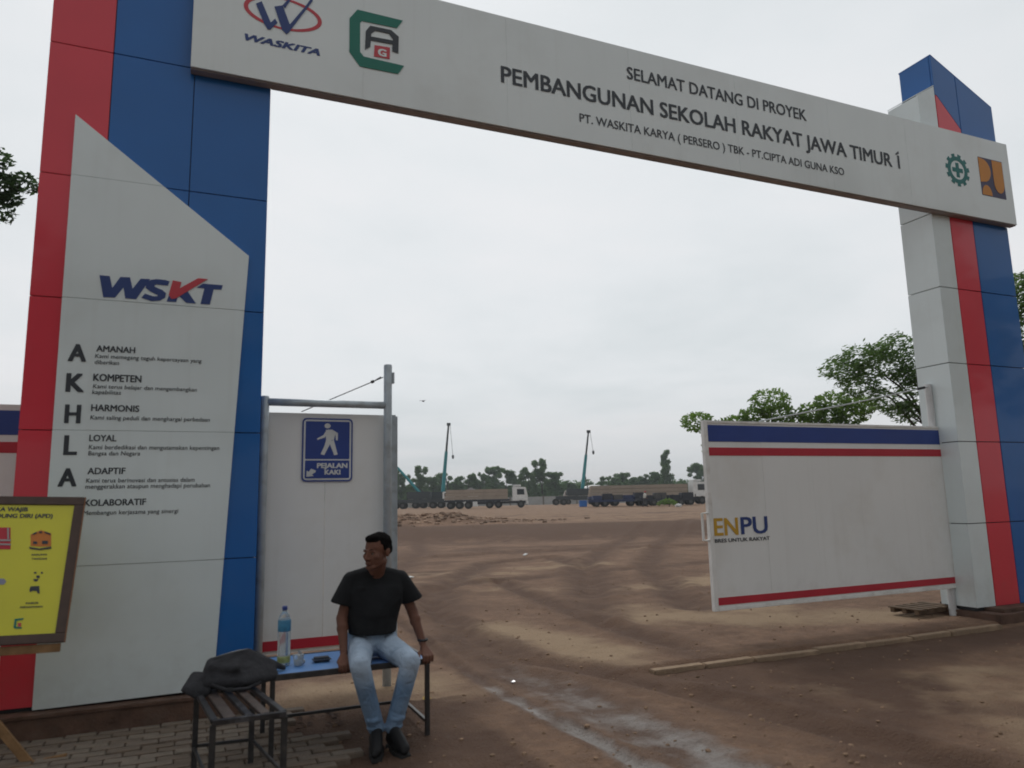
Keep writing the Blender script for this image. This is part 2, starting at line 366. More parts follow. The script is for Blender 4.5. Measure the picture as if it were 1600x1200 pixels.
def build_ground():
    rr = [.25]
    while rr[-1] < 5200: rr.append(rr[-1]*(1.02 if rr[-1] < 2.8 else 1.0065 if rr[-1] < 11 else 1.013 if rr[-1] < 45 else 1.05))
    rr = np.array(rr)
    front = np.linspace(R(-30), R(78), 560); back = np.linspace(R(78), R(330), 90)[1:-1]
    th = np.concatenate([front, back]); n = len(th); k = len(rr)
    X = rr[:, None]*np.sin(th)[None]; Y = rr[:, None]*np.cos(th)[None]
    Z = ground_z(X, Y)
    v = np.stack([X, Y, Z], -1).reshape(-1, 3)
    v = np.concatenate([v, [[0, 0, float(ground_z(np.array(0.), np.array(0.)))]]])
    i = np.arange(k-1)[:, None]; j = np.arange(n)[None]; jn = (j+1) % n
    q = np.stack([i*n+j, (i+1)*n+j, (i+1)*n+jn, i*n+jn], -1).reshape(-1, 4)
    me = bpy.data.meshes.new('dirt_ground'); tri = np.stack([np.full(n, k*n), np.arange(n), (np.arange(n)+1) % n], -1)
    nq, ntr = len(q), n
    me.vertices.add(len(v)); me.vertices.foreach_set('co', v.ravel())
    me.loops.add(nq*4+ntr*3); me.loops.foreach_set('vertex_index', np.concatenate([q.ravel(), tri.ravel()]).astype(np.int32))
    me.polygons.add(nq+ntr); me.polygons.foreach_set('loop_start', np.concatenate([np.arange(nq)*4, nq*4+np.arange(ntr)*3]).astype(np.int32))
    me.polygons.foreach_set('use_smooth', np.ones(nq+ntr, bool)); me.update(); me.validate()
    if me.polygons[len(me.polygons)//2].normal.z < 0: me.flip_normals()
    x, y = v[:, 0], v[:, 1]; s = x*.39+y*.92
    # ground tones per vertex: wet grey mud in the wheel tracks, darker ground, pale trodden clay
    wet = np.zeros(len(x)); dark = np.zeros(len(x)); pale = np.zeros(len(x))
    for idx, (pts, wd, dp) in enumerate(RUTS):
        d = seg_dist(x, y, pts)
        if idx < 2: wet = np.maximum(wet, (np.exp(-((d)/(wd*1.1))**2)*sm(7.2, 5.4, y)*(.30+.7*sm(-.35, .4, fbm(x*2.6, y*.7, 1.4, 71)))))
        dark = np.maximum(dark, .75*np.exp(-(d/(wd*1.6))**2))
    dark = np.maximum(dark, sm(28, 33, s+2.5*fbm(x, y, .12, 3)+1.6*fbm(x, y, .6, 5))*sm(37, 35.5, s+2.5*fbm(x, y, .12, 3))*1.0)  # darker band across the face of the far bank
    dark = np.maximum(dark, .55*sm(.0, .5, fbm(x, y, .22, 81))*(s < 26)*sm(8, 12, y))
    dark = np.maximum(dark, sm(6.1, 5.95, y+.05*fbm(x, y, 1.3, 41))*sm(4.9, 4.6, y+.3*fbm(x, y, .7, 42)+.0*x)*0)
    band = .8*sm(6.10, 5.98, y+.02*fbm(x, y, 1.3, 41))*sm(5.0, 5.5, y+.35*fbm(x, y, .8, 43)-.04*(x-6))*sm(3.4, 4.6, x)  # darker band along the low side of the lip, fading outwards
    dark = np.maximum(dark, .95*band)
    dark = np.maximum(dark, .75*sm(.0, .4, fbm(x, y*.6, .7, 83))*(y < 6))
    dark = np.maximum(dark, .6*sm(.1, .4, fbm(x*.45, y*1.6, .5, 84))*(s < 60))
    pale = np.maximum(pale, np.exp(-(seg_dist(x, y, [(3.5, 8.9), (3.8, 7.7), (3.9, 6.7)])/.42)**2))
    pale = np.maximum(pale, .9*np.exp(-(seg_dist(x, y, [(5.8, 8.6), (7.0, 7.6), (8.2, 7.2)])/.6)**2))
    pale = np.maximum(pale, .8*np.exp(-(seg_dist(x, y, [(1.0, 6.7), (1.6, 6.6), (2.0, 6.5)])/.4)**2))
    pale = np.maximum(pale, sm(36, 39, s+2.5*fbm(x, y, .12, 3))*.25)
    pale = np.maximum(pale, .75*sm(.05, .45, fbm(x*.6+y*.2, y, .5, 91))*(s < 24))
    red = .8*np.exp(-(((x-9.3)/.9)**2+((y-5.35)/.28)**2))
    for nm, a in (('wet', wet), ('dark', dark), ('pale', pale), ('redsoil', red)):
        at = me.attributes.new(nm, 'FLOAT', 'POINT'); at.data.foreach_set('value', np.clip(a, 0, 1).astype(np.float32))
    m = bpy.data.materials.new('dirt_ground'); m.use_nodes = True; t = m.node_tree; n_ = t.nodes.new; l = t.links.new; b = t.nodes['Principled BSDF']
    c = n_('ShaderNodeTexCoord')
    def noise(sc, det=8, ro=.6):
        q = n_('ShaderNodeTexNoise'); q.inputs['Scale'].default_value = sc; q.inputs['Detail'].default_value = det; q.inputs['Roughness'].default_value = ro
        l(c.outputs['Object'], q.inputs['Vector']); return q.outputs[0]
    def rng_(v, a, b_, lo=0, hi=1):
        q = n_('ShaderNodeMapRange'); l(v, q.inputs[0]); q.inputs[1].default_value = a; q.inputs[2].default_value = b_; q.inputs[3].default_value = lo; q.inputs[4].default_value = hi; return q.outputs[0]
    def mix(f, a, b_):
        q = n_('ShaderNodeMix'); q.data_type = 'RGBA'
        l(f, q.inputs[0]) if not isinstance(f, float) else setattr(q.inputs[0], 'default_value', f)
        for k_, vv in ((6, a), (7, b_)):
            if isinstance(vv, tuple): q.inputs[k_].default_value = (*vv, 1)
            else: l(vv, q.inputs[k_])
        return q.outputs[2]
    def attr(nm, jitter, sc):
        q = n_('ShaderNodeAttribute'); q.attribute_name = nm
        a = n_('ShaderNodeMath'); a.operation = 'MULTIPLY_ADD'; l(rng_(noise(sc), .3, .7, -jitter, jitter), a.inputs[0]); a.inputs[1].default_value = 1; l(q.outputs['Fac'], a.inputs[2])
        mu = n_('ShaderNodeMath'); mu.operation = 'MULTIPLY'; mu.use_clamp = True; l(rng_(a.outputs[0], .12, .8), mu.inputs[0]); l(rng_(q.outputs['Fac'], 0, .25), mu.inputs[1]); return mu.outputs[0]
    base = mix(rng_(noise(1.1, 10, .72), .38, .62), (.185, .108, .069), (.33, .205, .132))
    base = mix(rng_(noise(3.4, 9, .7), .46, .62, 0, .65), base, (.155, .090, .060))
    base = mix(rng_(noise(9), .4, .75), base, (.21, .13, .088))
    base = mix(attr('pale', .35, 1.8), base, (.39, .275, .175))
    base = mix(attr('dark', .35, 2.2), base, (.130, .075, .050))
    base = mix(attr('wet', .55, 2.6), base, (.33, .295, .27))
    base = mix(attr('redsoil', .3, 3), base, (.23, .065, .045))
    base = mix(rng_(noise(42, 4), .62, .72, 0, .7), base, (.20, .165, .13))
    base = mix(rng_(noise(24, 6), .6, .8, 0, .6), base, (.05, .037, .03))
    l(base, b.inputs['Base Color'])
    wa = n_('ShaderNodeAttribute'); wa.attribute_name = 'wet'
    l(rng_(wa.outputs['Fac'], 0, .8, .92, .38), b.inputs['Roughness']); b.inputs['Specular IOR Level'].default_value = .3
    bn = n_('ShaderNodeMath'); bn.operation = 'ADD'; l(noise(7, 9, .7), bn.inputs[0]); l(noise(45, 5, .6), bn.inputs[1])
    bu = n_('ShaderNodeBump'); bu.inputs['Strength'].default_value = .9; bu.inputs['Distance'].default_value = .045; l(bn.outputs[0], bu.inputs['Height']); l(bu.outputs[0], b.inputs['Normal'])
    me.materials.append(m)
    tag(link('dirt_ground', me), 'brown dirt ground of the building site with wheel ruts', kind='structure')
build_ground()
def gz(x, y): return float(ground_z(np.array(float(x)), np.array(float(y))))

# paved strip in front of the left pillar: block pavers one by one
pav = MB().box(-2.2, .98, 3.0, 6.33, -.2, -.045).build('pavement', mat('paver_bedding', (.17, .115, .08), .95, bump=.4), None)
tag(pav, 'grey block paving strip in front of the left gate pillar', kind='structure')
pm = [mat('paver_grey_%s' % k, c, .9, .25, var=.2, vscale=9, bump=.5, bscale=50, dirt=(.19, .125, .085), dscale=1.7, dirt_amt=.95) for k, c in (('a', (.19, .155, .125)), ('b', (.17, .135, .105)), ('c', (.21, .175, .14)))]
pmesh = [MB().box(-.098, .098, -.048, .048, -.05, 0).mesh('paver', q, bevel=.006) for q in pm]
cnt = 0
for r_ in range(24):
    y = 6.26 - r_*.1015
    for c_ in range(15):
        x = -1.45 + c_*.2025 + (.1 if r_ % 2 else 0)
        edge = .85 + .18*math.sin(y*5.1)+.1*math.sin(y*13)
        if x > edge or y < 3.9 or cnt >= 296: continue
        if x < -1.45+.0 or math.hypot(x, y) < 3.9: continue
        o = link('paver', random.choice(pmesh), pav); cnt += 1
        o.location = (x, y, random.uniform(-.006, .005)); o.rotation_euler = (random.uniform(-.02, .02), random.uniform(-.02, .02), random.uniform(-.02, .02))

# ragged concrete lip along the gate line
m_kerb = mat('kerb_concrete', (.30, .215, .145), .9, .2, var=.25, vscale=5, bump=.6, bscale=40, dirt=(.16, .115, .08), dscale=2, dirt_amt=1.0)
kerb = MB().box(3.9, 8.6, 6.0, 6.1, -.3, -.06).build('kerb', m_kerb)
tag(kerb, 'dusty broken concrete kerb along the road edge before the gate', kind='structure')
xs = 3.95
while xs < 7.9:
    ln = random.uniform(.5, .95); j = random.uniform(-.01, .01)
    o = MB().box(-ln/2+.001, ln/2-.001, -.055, .05, -.07, 0).build('kerb_stone', m_kerb, kerb, bevel=.008)
    o.location = (xs+ln/2, 6.05+.02*math.sin(xs*2.1)+j, gz(xs+ln/2, 6.5)-.010+j*.9)
    o.rotation_euler = (0, random.uniform(-.006, .006), random.uniform(-.015, .015)); xs += ln

# ------------------------------------------------------------------ gate: left pillar
YP, YB = 6.416, 6.307
ZS = [.186, 1.148, 2.149, 3.169, 4.163, 5.273, 6.29, 7.3, 8.4]
lp = thing('gate_pillar', 'wide gate pillar clad in red and blue with slanted white value board', 'gate pillar', (-.34, 6.66, 0))
def P(o, parent):  # keep world placement under a parent that stands elsewhere
    o.matrix_parent_inverse = parent.matrix_world.inverted(); return o
def local(parent_loc, fn):
    before = set(bpy.data.objects); fn()
    for o in set(bpy.data.objects) - before:
        if o.parent and o.parent.type == 'EMPTY' and o.parent not in (set(bpy.data.objects)-before): o.location = Vector(o.location) - Vector(parent_loc)
def left_pillar():
    topL, topR = 7.05, 7.6
    MB().prism([(-1.17, .15), (.485, .15), (.485, topR-.05), (-1.17, topL-.05)], YP+.03, 6.9).build('core', m_dark, lp)
    body = [(-1.19, .19), (.505, .19), (.505, topR), (-1.19, topL)]
    panels(body, [-1.19, -.736, -.119, .505], ZS, YP, YP+.03, lambda x, z: m_red if x < -.736 else m_blue, lp, gap=.003)
    panels([(YP+.035, .19), (6.91, .19), (6.91, topL), (YP+.035, topL)], [YP+.03, 6.91], ZS, -1.19, -1.165, m_red, lp, axis='X')
    panels([(YP+.035, .19), (6.91, .19), (6.91, topR), (YP+.035, topR)], [YP+.03, 6.91], ZS, .48, .505, m_blue, lp, axis='X')
    # white board with the slanted head, in sheets
    wb = [(-.966, .172), (.215, .182), (.366, 3.645), (-.971, 4.671)]
    panels(wb, [-1.0, .4], [.1, 1.148, 2.149, 3.169, 4.163, 5.3], YP-.03, YP-.004, m_white, lp, gap=.0012, bevel=.0015)
    Y = YP-.0315
    # emblem lettering on the board
    printed('lettering', [[(-0.729, 3.364), (-0.658, 3.364), (-0.635, 3.270), (-0.584, 3.364), (-0.516, 3.368), (-0.493, 3.276), (-0.441, 3.364), (-0.372, 3.368), (-0.464, 3.194), (-0.541, 3.194), (-0.558, 3.281), (-0.612, 3.194), (-0.693, 3.190)]], Y, m_inkblue, lp)
    printed('lettering', [[(-0.231, 3.363), (-0.242, 3.326), (-0.325, 3.328), (-0.341, 3.318), (-0.334, 3.306), (-0.279, 3.285), (-0.252, 3.262), (-0.257, 3.225), (-0.294, 3.197), (-0.357, 3.187), (-0.427, 3.210), (-0.404, 3.245), (-0.346, 3.228), (-0.314, 3.231), (-0.312, 3.242), (-0.367, 3.266), (-0.400, 3.292), (-0.401, 3.328), (-0.371, 3.360), (-0.327, 3.372), (-0.263, 3.371)]], Y-.0012, m_inkblue, lp)
    printed('lettering', [[(-0.245, 3.194), (-0.175, 3.196), (-0.167, 3.233), (-0.232, 3.242)],[(-0.154, 3.246), (-0.094, 3.292), (-0.028, 3.196), (-0.100, 3.195)],[(0.019, 3.369), (0.170, 3.369), (0.161, 3.330), (0.101, 3.328), (0.077, 3.197), (0.006, 3.195), (0.030, 3.329), (-0.026, 3.331)]], Y, m_inkblue, lp)
    printed('emblem', [[(-0.208, 3.373), (-0.143, 3.365), (-0.154, 3.312), (-0.020, 3.410), (0.054, 3.410), (-0.179, 3.225), (-0.211, 3.218), (-0.232, 3.250)]], Y-.003, m_inkred, lp)
    def big(s, bl, br, top):
        text(s, bl[0], bl[1], br[0]-bl[0], top[1]-bl[1], Y, m_ink, lp, bold=.035)
    big('A', (-0.902, 2.672), (-0.780, 2.672), (-0.854, 2.815)); big('K', (-0.903, 2.437), (-0.781, 2.439), (-0.904, 2.589)); big('H', (-0.897, 2.200), (-0.790, 2.200), (-0.902, 2.350))
    big('L', (-0.888, 1.962), (-0.799, 1.962), (-0.896, 2.119)); big('A', (-0.909, 1.729), (-0.787, 1.726), (-0.864, 1.872)); big('K', (-0.906, 1.499), (-0.791, 1.490), (-0.911, 1.652))
    def head(s, bl, br, top): text(s, bl[0], bl[1], br[0]-bl[0], top[1]-bl[1], Y, m_ink, lp, bold=.025)
    head('AMANAH', (-0.717, 2.758), (-0.449, 2.767), (-0.719, 2.809)); head('KOMPETEN', (-0.725, 2.528), (-0.394, 2.532), (-0.726, 2.587)); head('HARMONIS', (-0.726, 2.297), (-0.398, 2.304), (-0.729, 2.350))
    head('LOYAL', (-0.725, 2.067), (-0.542, 2.068), (-0.728, 2.118)); head('ADAPTIF', (-0.722, 1.819), (-0.468, 1.820), (-0.722, 1.870)); head('KOLABORATIF', (-0.729, 1.583), (-0.315, 1.576), (-0.734, 1.634))
    def body_(s, bl, br, top): text(s, bl[0], bl[1], br[0]-bl[0], top[1]-bl[1], Y, m_ink, lp, bold=.008, shear=.08, space=1.02)
    body_('Kami memegang teguh kepercayaan yang', (-0.722, 2.708), (0.034, 2.726), (-0.723, 2.741)); body_('diberikan', (-0.722, 2.660), (-0.556, 2.663), (-0.723, 2.693))
    body_('Kami terus belajar dan mengembangkan', (-0.723, 2.472), (0.007, 2.485), (-0.725, 2.505)); body_('kapabilitas', (-0.726, 2.427), (-0.531, 2.431), (-0.727, 2.461))
    body_('Kami saling peduli dan menghargai perbedaan', (-0.726, 2.232), (0.113, 2.244), (-0.729, 2.266))
    body_('Kami berdedikasi dan mengutamakan kepentingan', (-0.724, 2.006), (0.192, 2.007), (-0.726, 2.041)); body_('Bangsa dan Negara', (-0.725, 1.960), (-0.374, 1.960), (-0.725, 1.994))
    body_('Kami terus berinovasi dan antusias dalam', (-0.727, 1.756), (0.020, 1.749), (-0.728, 1.790)); body_('menggerakkan ataupun menghadapi perubahan', (-0.729, 1.711), (0.134, 1.702), (-0.730, 1.746))
    body_('Membangun kerjasama yang sinergi', (-0.732, 1.517), (-0.086, 1.504), (-0.733, 1.551))
    # plywood skirt at the foot
    MB().box(-1.32, .56, YP-.12, 6.98, -.1, .135).box(-1.33, .57, YP-.135, 6.99, .136, .160).build('plinth', m_wood, lp, bevel=.004)
local(lp.location, left_pillar)

# ------------------------------------------------------------------ gate: right pillar
rp = thing('gate_pillar', 'narrow tapered-top gate pillar with white column, red stripe and blue block', 'gate pillar', (9.7, 6.66, 0))
RZ = [.10, 1.139, 2.169, 3.19, 4.208, 5.22, 6.24, 7.25, 8.3]
def right_pillar():
    B0, B1, B2, B3 = 8.936, 9.286, 9.748, 10.478; YE = 6.902
    MB().prism([(B0+.03, .08), (B1+.01, .08), (B1+.01, 7.08), (B0+.03, 6.9)], YP+.03, YE-.03).prism([(B1+.03, .08), (B3-.03, .08), (B3-.03, 6.98), (B1+.03, 7.55)], YP+.03, YE+.0).build('core', m_dark, rp)
    panels([(B0, .12), (B1, .12), (B1, 7.13), (B0, 6.93)], [B0-.006, B1], RZ, YP, YP+.03, m_white, rp)
    panels([(YP+.002, .12), (YE, .12), (YE, 6.925), (YP+.002, 6.925)], [YP-.004, YE], RZ, B0, B0+.028, m_white, rp, axis='X')
    top = lambda x: 7.6-(x-B1)/(B3-B1)*.56
    panels([(B1, .12), (B2, .12), (B2, 6.56), (B1+.03, 7.0), (B1, 7.0)], [B1, B2], RZ, YP, YP+.03, m_red, rp)
    panels([(B2, .12), (B3, .12), (B3, top(B3)), (B2, top(B2))], [B2, B3+.006], RZ[:7]+[8.3], YP+.0005, YP+.03, m_blue, rp)
    MB().prism([(B1, 7.006), (B1+.032, 7.006), (B2-.004, 6.572), (B2-.004, top(B2)), (B1, 7.6)], YP, YP+.03).build('panel', m_blue, rp, bevel=.003)
    panels([(YP+.033, 7.0), (6.92, 7.0), (6.92, 7.6), (YP+.033, 7.6)], [YP+.03, 6.925], [6.9, 7.7], B1, B1+.028, m_blue, rp, axis='X')
    panels([(YP+.033, .12), (6.92, .12), (6.92, top(B3)), (YP+.033, top(B3))], [YP+.03, 6.925], RZ, B3-.028, B3, m_blue, rp, axis='X')
    MB().prism([(B1, 7.604), (B3, top(B3)+.004), (B3, top(B3)+.016), (B1, 7.616)], YP+.001, 6.93).build('cap_sheet', m_blue, rp)
    MB().prism([(B0+.001, 6.935), (B1-.003, 7.135), (B1-.003, 7.147), (B0+.001, 6.947)], YP+.001, YE).build('cap_sheet', m_white, rp)
    MB().box(8.90, 11.2, 6.12, 7.08, -.15, .075).box(9.10, 11.1, 6.2, 7.05, .076, .118).build('plinth', m_wood, rp, bevel=.006)
local(rp.location, right_pillar)

# ------------------------------------------------------------------ gate: beam across
bm_ = thing('gate_beam', 'long white welcome beam with project lettering and logos across the gate', 'gate beam', (5.2, 6.4, 5.225))
def beam():
    X0, X1, Z0, Z1 = -.152, 10.52, 5.225, 6.43
    MB().box(X0+.01, X1-.012, YB+.02, YP-.004, Z0+.008, Z1-.008).build('core', m_dark, bm_)
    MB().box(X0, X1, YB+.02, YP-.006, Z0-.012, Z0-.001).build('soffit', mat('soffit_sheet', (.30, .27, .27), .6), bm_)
    MB().box(X0, X1, YB+.02, YP-.006, Z1+.001, Z1+.012).build('cap_sheet', m_beam, bm_)
    MB().box(X1-.006, X1+.006, YB+.004, YP-.006, Z0, Z1).build('end_sheet', m_blue, bm_)
    xs = [X0-.002, 1.30, 2.75, 4.2, 5.65, 7.1, 8.45, X1+.002]
    panels([(X0, Z0), (X1, Z0), (X1, Z1), (X0, Z1)], xs, [Z0-.01, Z1+.01], YB, YB+.018, m_beam, bm_, gap=.0004, bevel=.0008)
    # the lattice that carries the beam between the pillars, behind the sheet
    MB().box(.51, 8.93, YP+.0, YP+.06, Z0+.02, Z0+.08).box(.51, 8.93, YP+.0, YP+.06, Z1-.09, Z1-.03).build('carrier_bar', m_dark, bm_)
    Y = YB-.0015
    def ln(s, bl, br, top, b): text(s, bl[0], bl[1], br[0]-bl[0], top[1]-bl[1], Y, m_ink, bm_, bold=b)
    ln('SELAMAT DATANG DI PROYEK', (4.173, 6.059), (6.736, 6.099), (4.182, 6.212), .018)
    ln('PEMBANGUNAN SEKOLAH RAKYAT JAWA TIMUR 1', (2.682, 5.693), (8.287, 5.740), (2.686, 5.885), .022)
    ln('PT. WASKITA KARYA ( PERSERO ) TBK - PT.CIPTA ADI GUNA KSO', (3.563, 5.439), (7.278, 5.477), (3.567, 5.540), .012)
    f1 = [(8.281, 5.935), (8.288, 5.901), (8.225, 5.872), (8.229, 5.895)]
    printed('lettering', [f1], Y-.001, m_ink, bm_)
    # left emblem: ring with a slanted W over a word
    def ring(cx, cz, ax, az, wl, th):
        mb = MB(); n = 48
        for i in range(n):
            a, b2 = 2*math.pi*i/n, 2*math.pi*(i+1)/n
            wa, wb2 = (th*(.45+.55*abs(math.cos(q))) for q in (a, b2))
            q = [(cx+(ax)*math.cos(a), cz+(az)*math.sin(a)), (cx+(ax)*math.cos(b2), cz+(az)*math.sin(b2)), (cx+(ax-wb2)*math.cos(b2), cz+(az-wb2)*math.sin(b2)), (cx+(ax-wa)*math.cos(a), cz+(az-wa)*math.sin(a))]
            mb.prism(q, Y-.003, Y)
        return mb.build('emblem', m_inkred, bm_)
    c = (0.583, 5.898); l_ = (0.277, 5.808); t_ = (0.581, 5.743)
    ring(c[0], c[1], c[0]-l_[0]+.03, c[1]-t_[1], 0, .036)
    printed('emblem', [[(0.348, 5.934), (0.395, 5.969), (0.484, 5.766), (0.457, 5.706), (0.421, 5.761)],[(0.504, 5.947), (0.573, 5.977), (0.648, 5.779), (0.615, 5.703), (0.574, 5.738)],[(0.448, 5.745), (0.512, 5.830), (0.533, 5.795), (0.471, 5.710)],[(0.573, 5.977), (0.616, 6.046), (0.646, 6.059), (0.594, 5.953)],[(0.618, 5.771), (0.769, 6.017), (0.819, 6.112), (0.835, 6.093), (0.663, 5.783), (0.624, 5.711)]], Y-.0035, m_inkblue, bm_)
    bl = (0.264, 5.563); br = (0.908, 5.559); tp = (0.262, 5.633)
    text('WASKITA', bl[0], bl[1], br[0]-bl[0], tp[1]-bl[1], Y, m_inkblue, bm_, bold=.06, shear=.3)
    # green C with A and G inside
    printed('emblem', [[(1.241, 6.112), (1.674, 6.110), (1.618, 6.017), (1.286, 6.007), (1.267, 5.982), (1.169, 6.005)],[(1.169, 6.005), (1.267, 5.982), (1.269, 5.688), (1.171, 5.665)],[(1.171, 5.665), (1.269, 5.688), (1.305, 5.649), (1.269, 5.542)],[(1.305, 5.649), (1.686, 5.642), (1.630, 5.547), (1.269, 5.542)]], Y-.002, m_green, bm_)
    printed('lettering', [[(1.315, 5.722), (1.321, 5.913), (1.374, 5.926), (1.364, 5.763)],[(1.321, 5.913), (1.362, 5.977), (1.417, 5.946), (1.374, 5.902)],[(1.362, 5.977), (1.561, 5.982), (1.539, 5.941), (1.385, 5.938)],[(1.561, 5.982), (1.635, 5.930), (1.579, 5.893), (1.539, 5.941)],[(1.635, 5.930), (1.631, 5.759), (1.573, 5.766), (1.579, 5.899)],[(1.371, 5.868), (1.579, 5.878), (1.579, 5.839), (1.369, 5.830)]], Y-.002, m_ink, bm_)
    printed('emblem', [[(1.405, 5.791), (1.551, 5.800), (1.549, 5.680), (1.399, 5.674)]], Y-.0005, m_inkred, bm_)
    gb = [(1.435, 5.692), (1.518, 5.697), (1.438, 5.769)]
    text('G', gb[0][0], gb[0][1], gb[1][0]-gb[0][0], gb[2][1]-gb[0][1], Y-.003, m_beam, bm_, bold=.05)
    # right: cog with a cross
    c = (9.403, 5.858); rr = .235
    mb = MB(); n = 66
    for i in range(n):
        a, b2 = 2*math.pi*i/n, 2*math.pi*(i+1)/n; ro = rr if (i % 6) < 3 else rr*.83; ri = rr*.58
        mb.prism([(c[0]+ro*math.cos(a), c[1]+ro*math.sin(a)), (c[0]+ro*math.cos(b2), c[1]+ro*math.sin(b2)), (c[0]+ri*math.cos(b2), c[1]+ri*math.sin(b2)), (c[0]+ri*math.cos(a), c[1]+ri*math.sin(a))], Y-.003, Y)
    k = rr*.13; q = rr*.44
    mb.prism([(c[0]-k, c[1]-q), (c[0]+k, c[1]-q), (c[0]+k, c[1]+q), (c[0]-k, c[1]+q)], Y-.003, Y).prism([(c[0]-q, c[1]-k), (c[0]-k-.001, c[1]-k), (c[0]-k-.001, c[1]+k), (c[0]-q, c[1]+k)], Y-.003, Y).prism([(c[0]+k+.001, c[1]-k), (c[0]+q, c[1]-k), (c[0]+q, c[1]+k), (c[0]+k+.001, c[1]+k)], Y-.003, Y)
    mb.build('emblem', m_teal, bm_)
    # far right: yellow square cut by dark blue curves
    p0 = (9.854, 6.134); p1 = (10.358, 5.584); xa, xb, zb, za = p0[0], p1[0], p0[1], (9.832, 5.572)[1]
    printed('emblem', [[(xa, za), (xb, za), (xb, zb), (xa, zb)]], Y, mat('navy_brown_vinyl', (.06, .055, .12), .5), bm_)
    W_, H_ = xb-xa, zb-za
    def arc(cx, cz, rx, rz, a0, a1, n=14): return [(xa+W_*(cx+rx*math.cos(R(a0+(a1-a0)*i/n))), za+H_*(cz+rz*math.sin(R(a0+(a1-a0)*i/n)))) for i in range(n+1)]
    A = lambda *q: [(xa+W_*u, za+H_*v) for u, v in q]
    printed('emblem', [A((0, .34))+arc(.12, .66, .34, .31, -70, 70)+A((0, .985)), A((.02, .015), (.42, .015))+arc(.22, .02, .2, .26, 0, 180), A((.56, .98), (.98, .98), (.98, .40))+arc(.77, .40, .21, .27, 0, -180)+A((.56, .5))], Y-.0028, m_orange, bm_)
local(bm_.location, beam)

# ------------------------------------------------------------------ gate leaves and posts
YL = 6.67
lf = thing('gate_leaf', 'wide white sliding gate leaf with blue and red stripes before right pillar', 'gate leaf', (7.07, YL, .34))
def leaf():
    X0, X1, Z0, Z1 = 5.18, 8.985, .335, 2.385
    MB().box(X0+.06, X1-.06, YL+.012, YL+.04, Z0+.06, Z1-.04).build('backing', m_dark, lf)
    MB().box(X0, X0+.05, YL-.008, YL+.05, Z0, Z1).box(X1-.05, X1, YL-.008, YL+.05, Z0, Z1).box(X0+.051, X1-.051, YL-.008, YL+.05, Z0, Z0+.04).box(X0+.051, X1-.051, YL-.008, YL+.05, Z1-.03, Z1).build('frame', m_gatewf, lf, bevel=.004)
    # sheet panels with thin joints
    n = 5; x = [X0+.052+(X1-X0-.104)*i/n for i in range(n+1)]
    panels([(X0+.05, Z0+.041), (X1-.05, Z0+.041), (X1-.05, Z1-.031), (X0+.05, Z1-.031)], x, [Z0, Z1], YL, YL+.012, m_gatew, lf, gap=.0005, bevel=.001, name='sheet')
    MB().box(X0+.055, X1-.052, YL-.0035, YL-.001, 2.15, 2.335).build('stripe', m_navy, lf)
    MB().box(X0+.055, X1-.052, YL-.0035, YL-.001, 1.995, 2.085).build('stripe', m_stripe, lf)
    MB().box(X0+.055, X1-.052, YL-.0035, YL-.001, Z0+.06, Z0+.138).build('stripe', m_stripe, lf)
    MB().tube([(X0+.0, YL+.02, 1.37), (X0-.075, YL+.02, 1.37), (X0-.075, YL+.02, 1.08), (X0+.0, YL+.02, 1.08)], .014, 8).build('handle', m_gatewf, lf)
    text('EN', 5.235, 1.125, .33, .20, YL-.0015, mat('amber_vinyl', (.55, .32, .03), .5), lf, bold=.025)
    text('PU', 5.60, 1.128, .38, .20, YL-.0015, m_inkblue, lf, bold=.025)
    text('BRES UNTUK RAKYAT', 5.235, 1.052, .76, .042, YL-.0015, m_ink, lf, bold=.03)
local(lf.location, leaf)
def cable(name, pts, r, parent, m=m_wire, sag=.0): return MB().tube(pts, r, 6).build(name, m, parent)
gp = thing('gate_post', 'pale grey hinge post against the right white pillar with stay cable', 'gate post', (8.93, 6.62, 0))
def post_r():
    MB().lathe([(.045, -.2), (.045, 2.93), (.04, 2.95)], (8.905, 6.725, 0), 16).build('post', mat('white_post_paint', (.62, .63, .64), .4, dirt=(.4, .37, .33), dirt_amt=.4), gp, smooth=False)
    MB().box(8.8, 8.86, 6.722, 6.75, 2.25, 2.30).build('hinge', m_gatewf, gp); MB().box(8.8, 8.86, 6.722, 6.75, .45, .50).build('hinge', m_gatewf, gp)
    a, b = Vector((8.86, 6.70, 2.91)), Vector((6.0, 6.70, 2.395))
    cable('stay_cable', [a, a.lerp(b, .5)-Vector((0, 0, .012)), b], .009, gp, mat('pale_cable', (.5, .54, .55), .5))
    cable('turnbuckle', [a.lerp(b, .02), a.lerp(b, .03), a.lerp(b, .06), a.lerp(b, .07)], .018, gp, m_dark)
local(gp.location, post_r)
pg = thing('pedestrian_portal', 'grey pipe portal beside the left pillar with tall post and crossbar', 'gate post', (1.08, 6.6, 0))
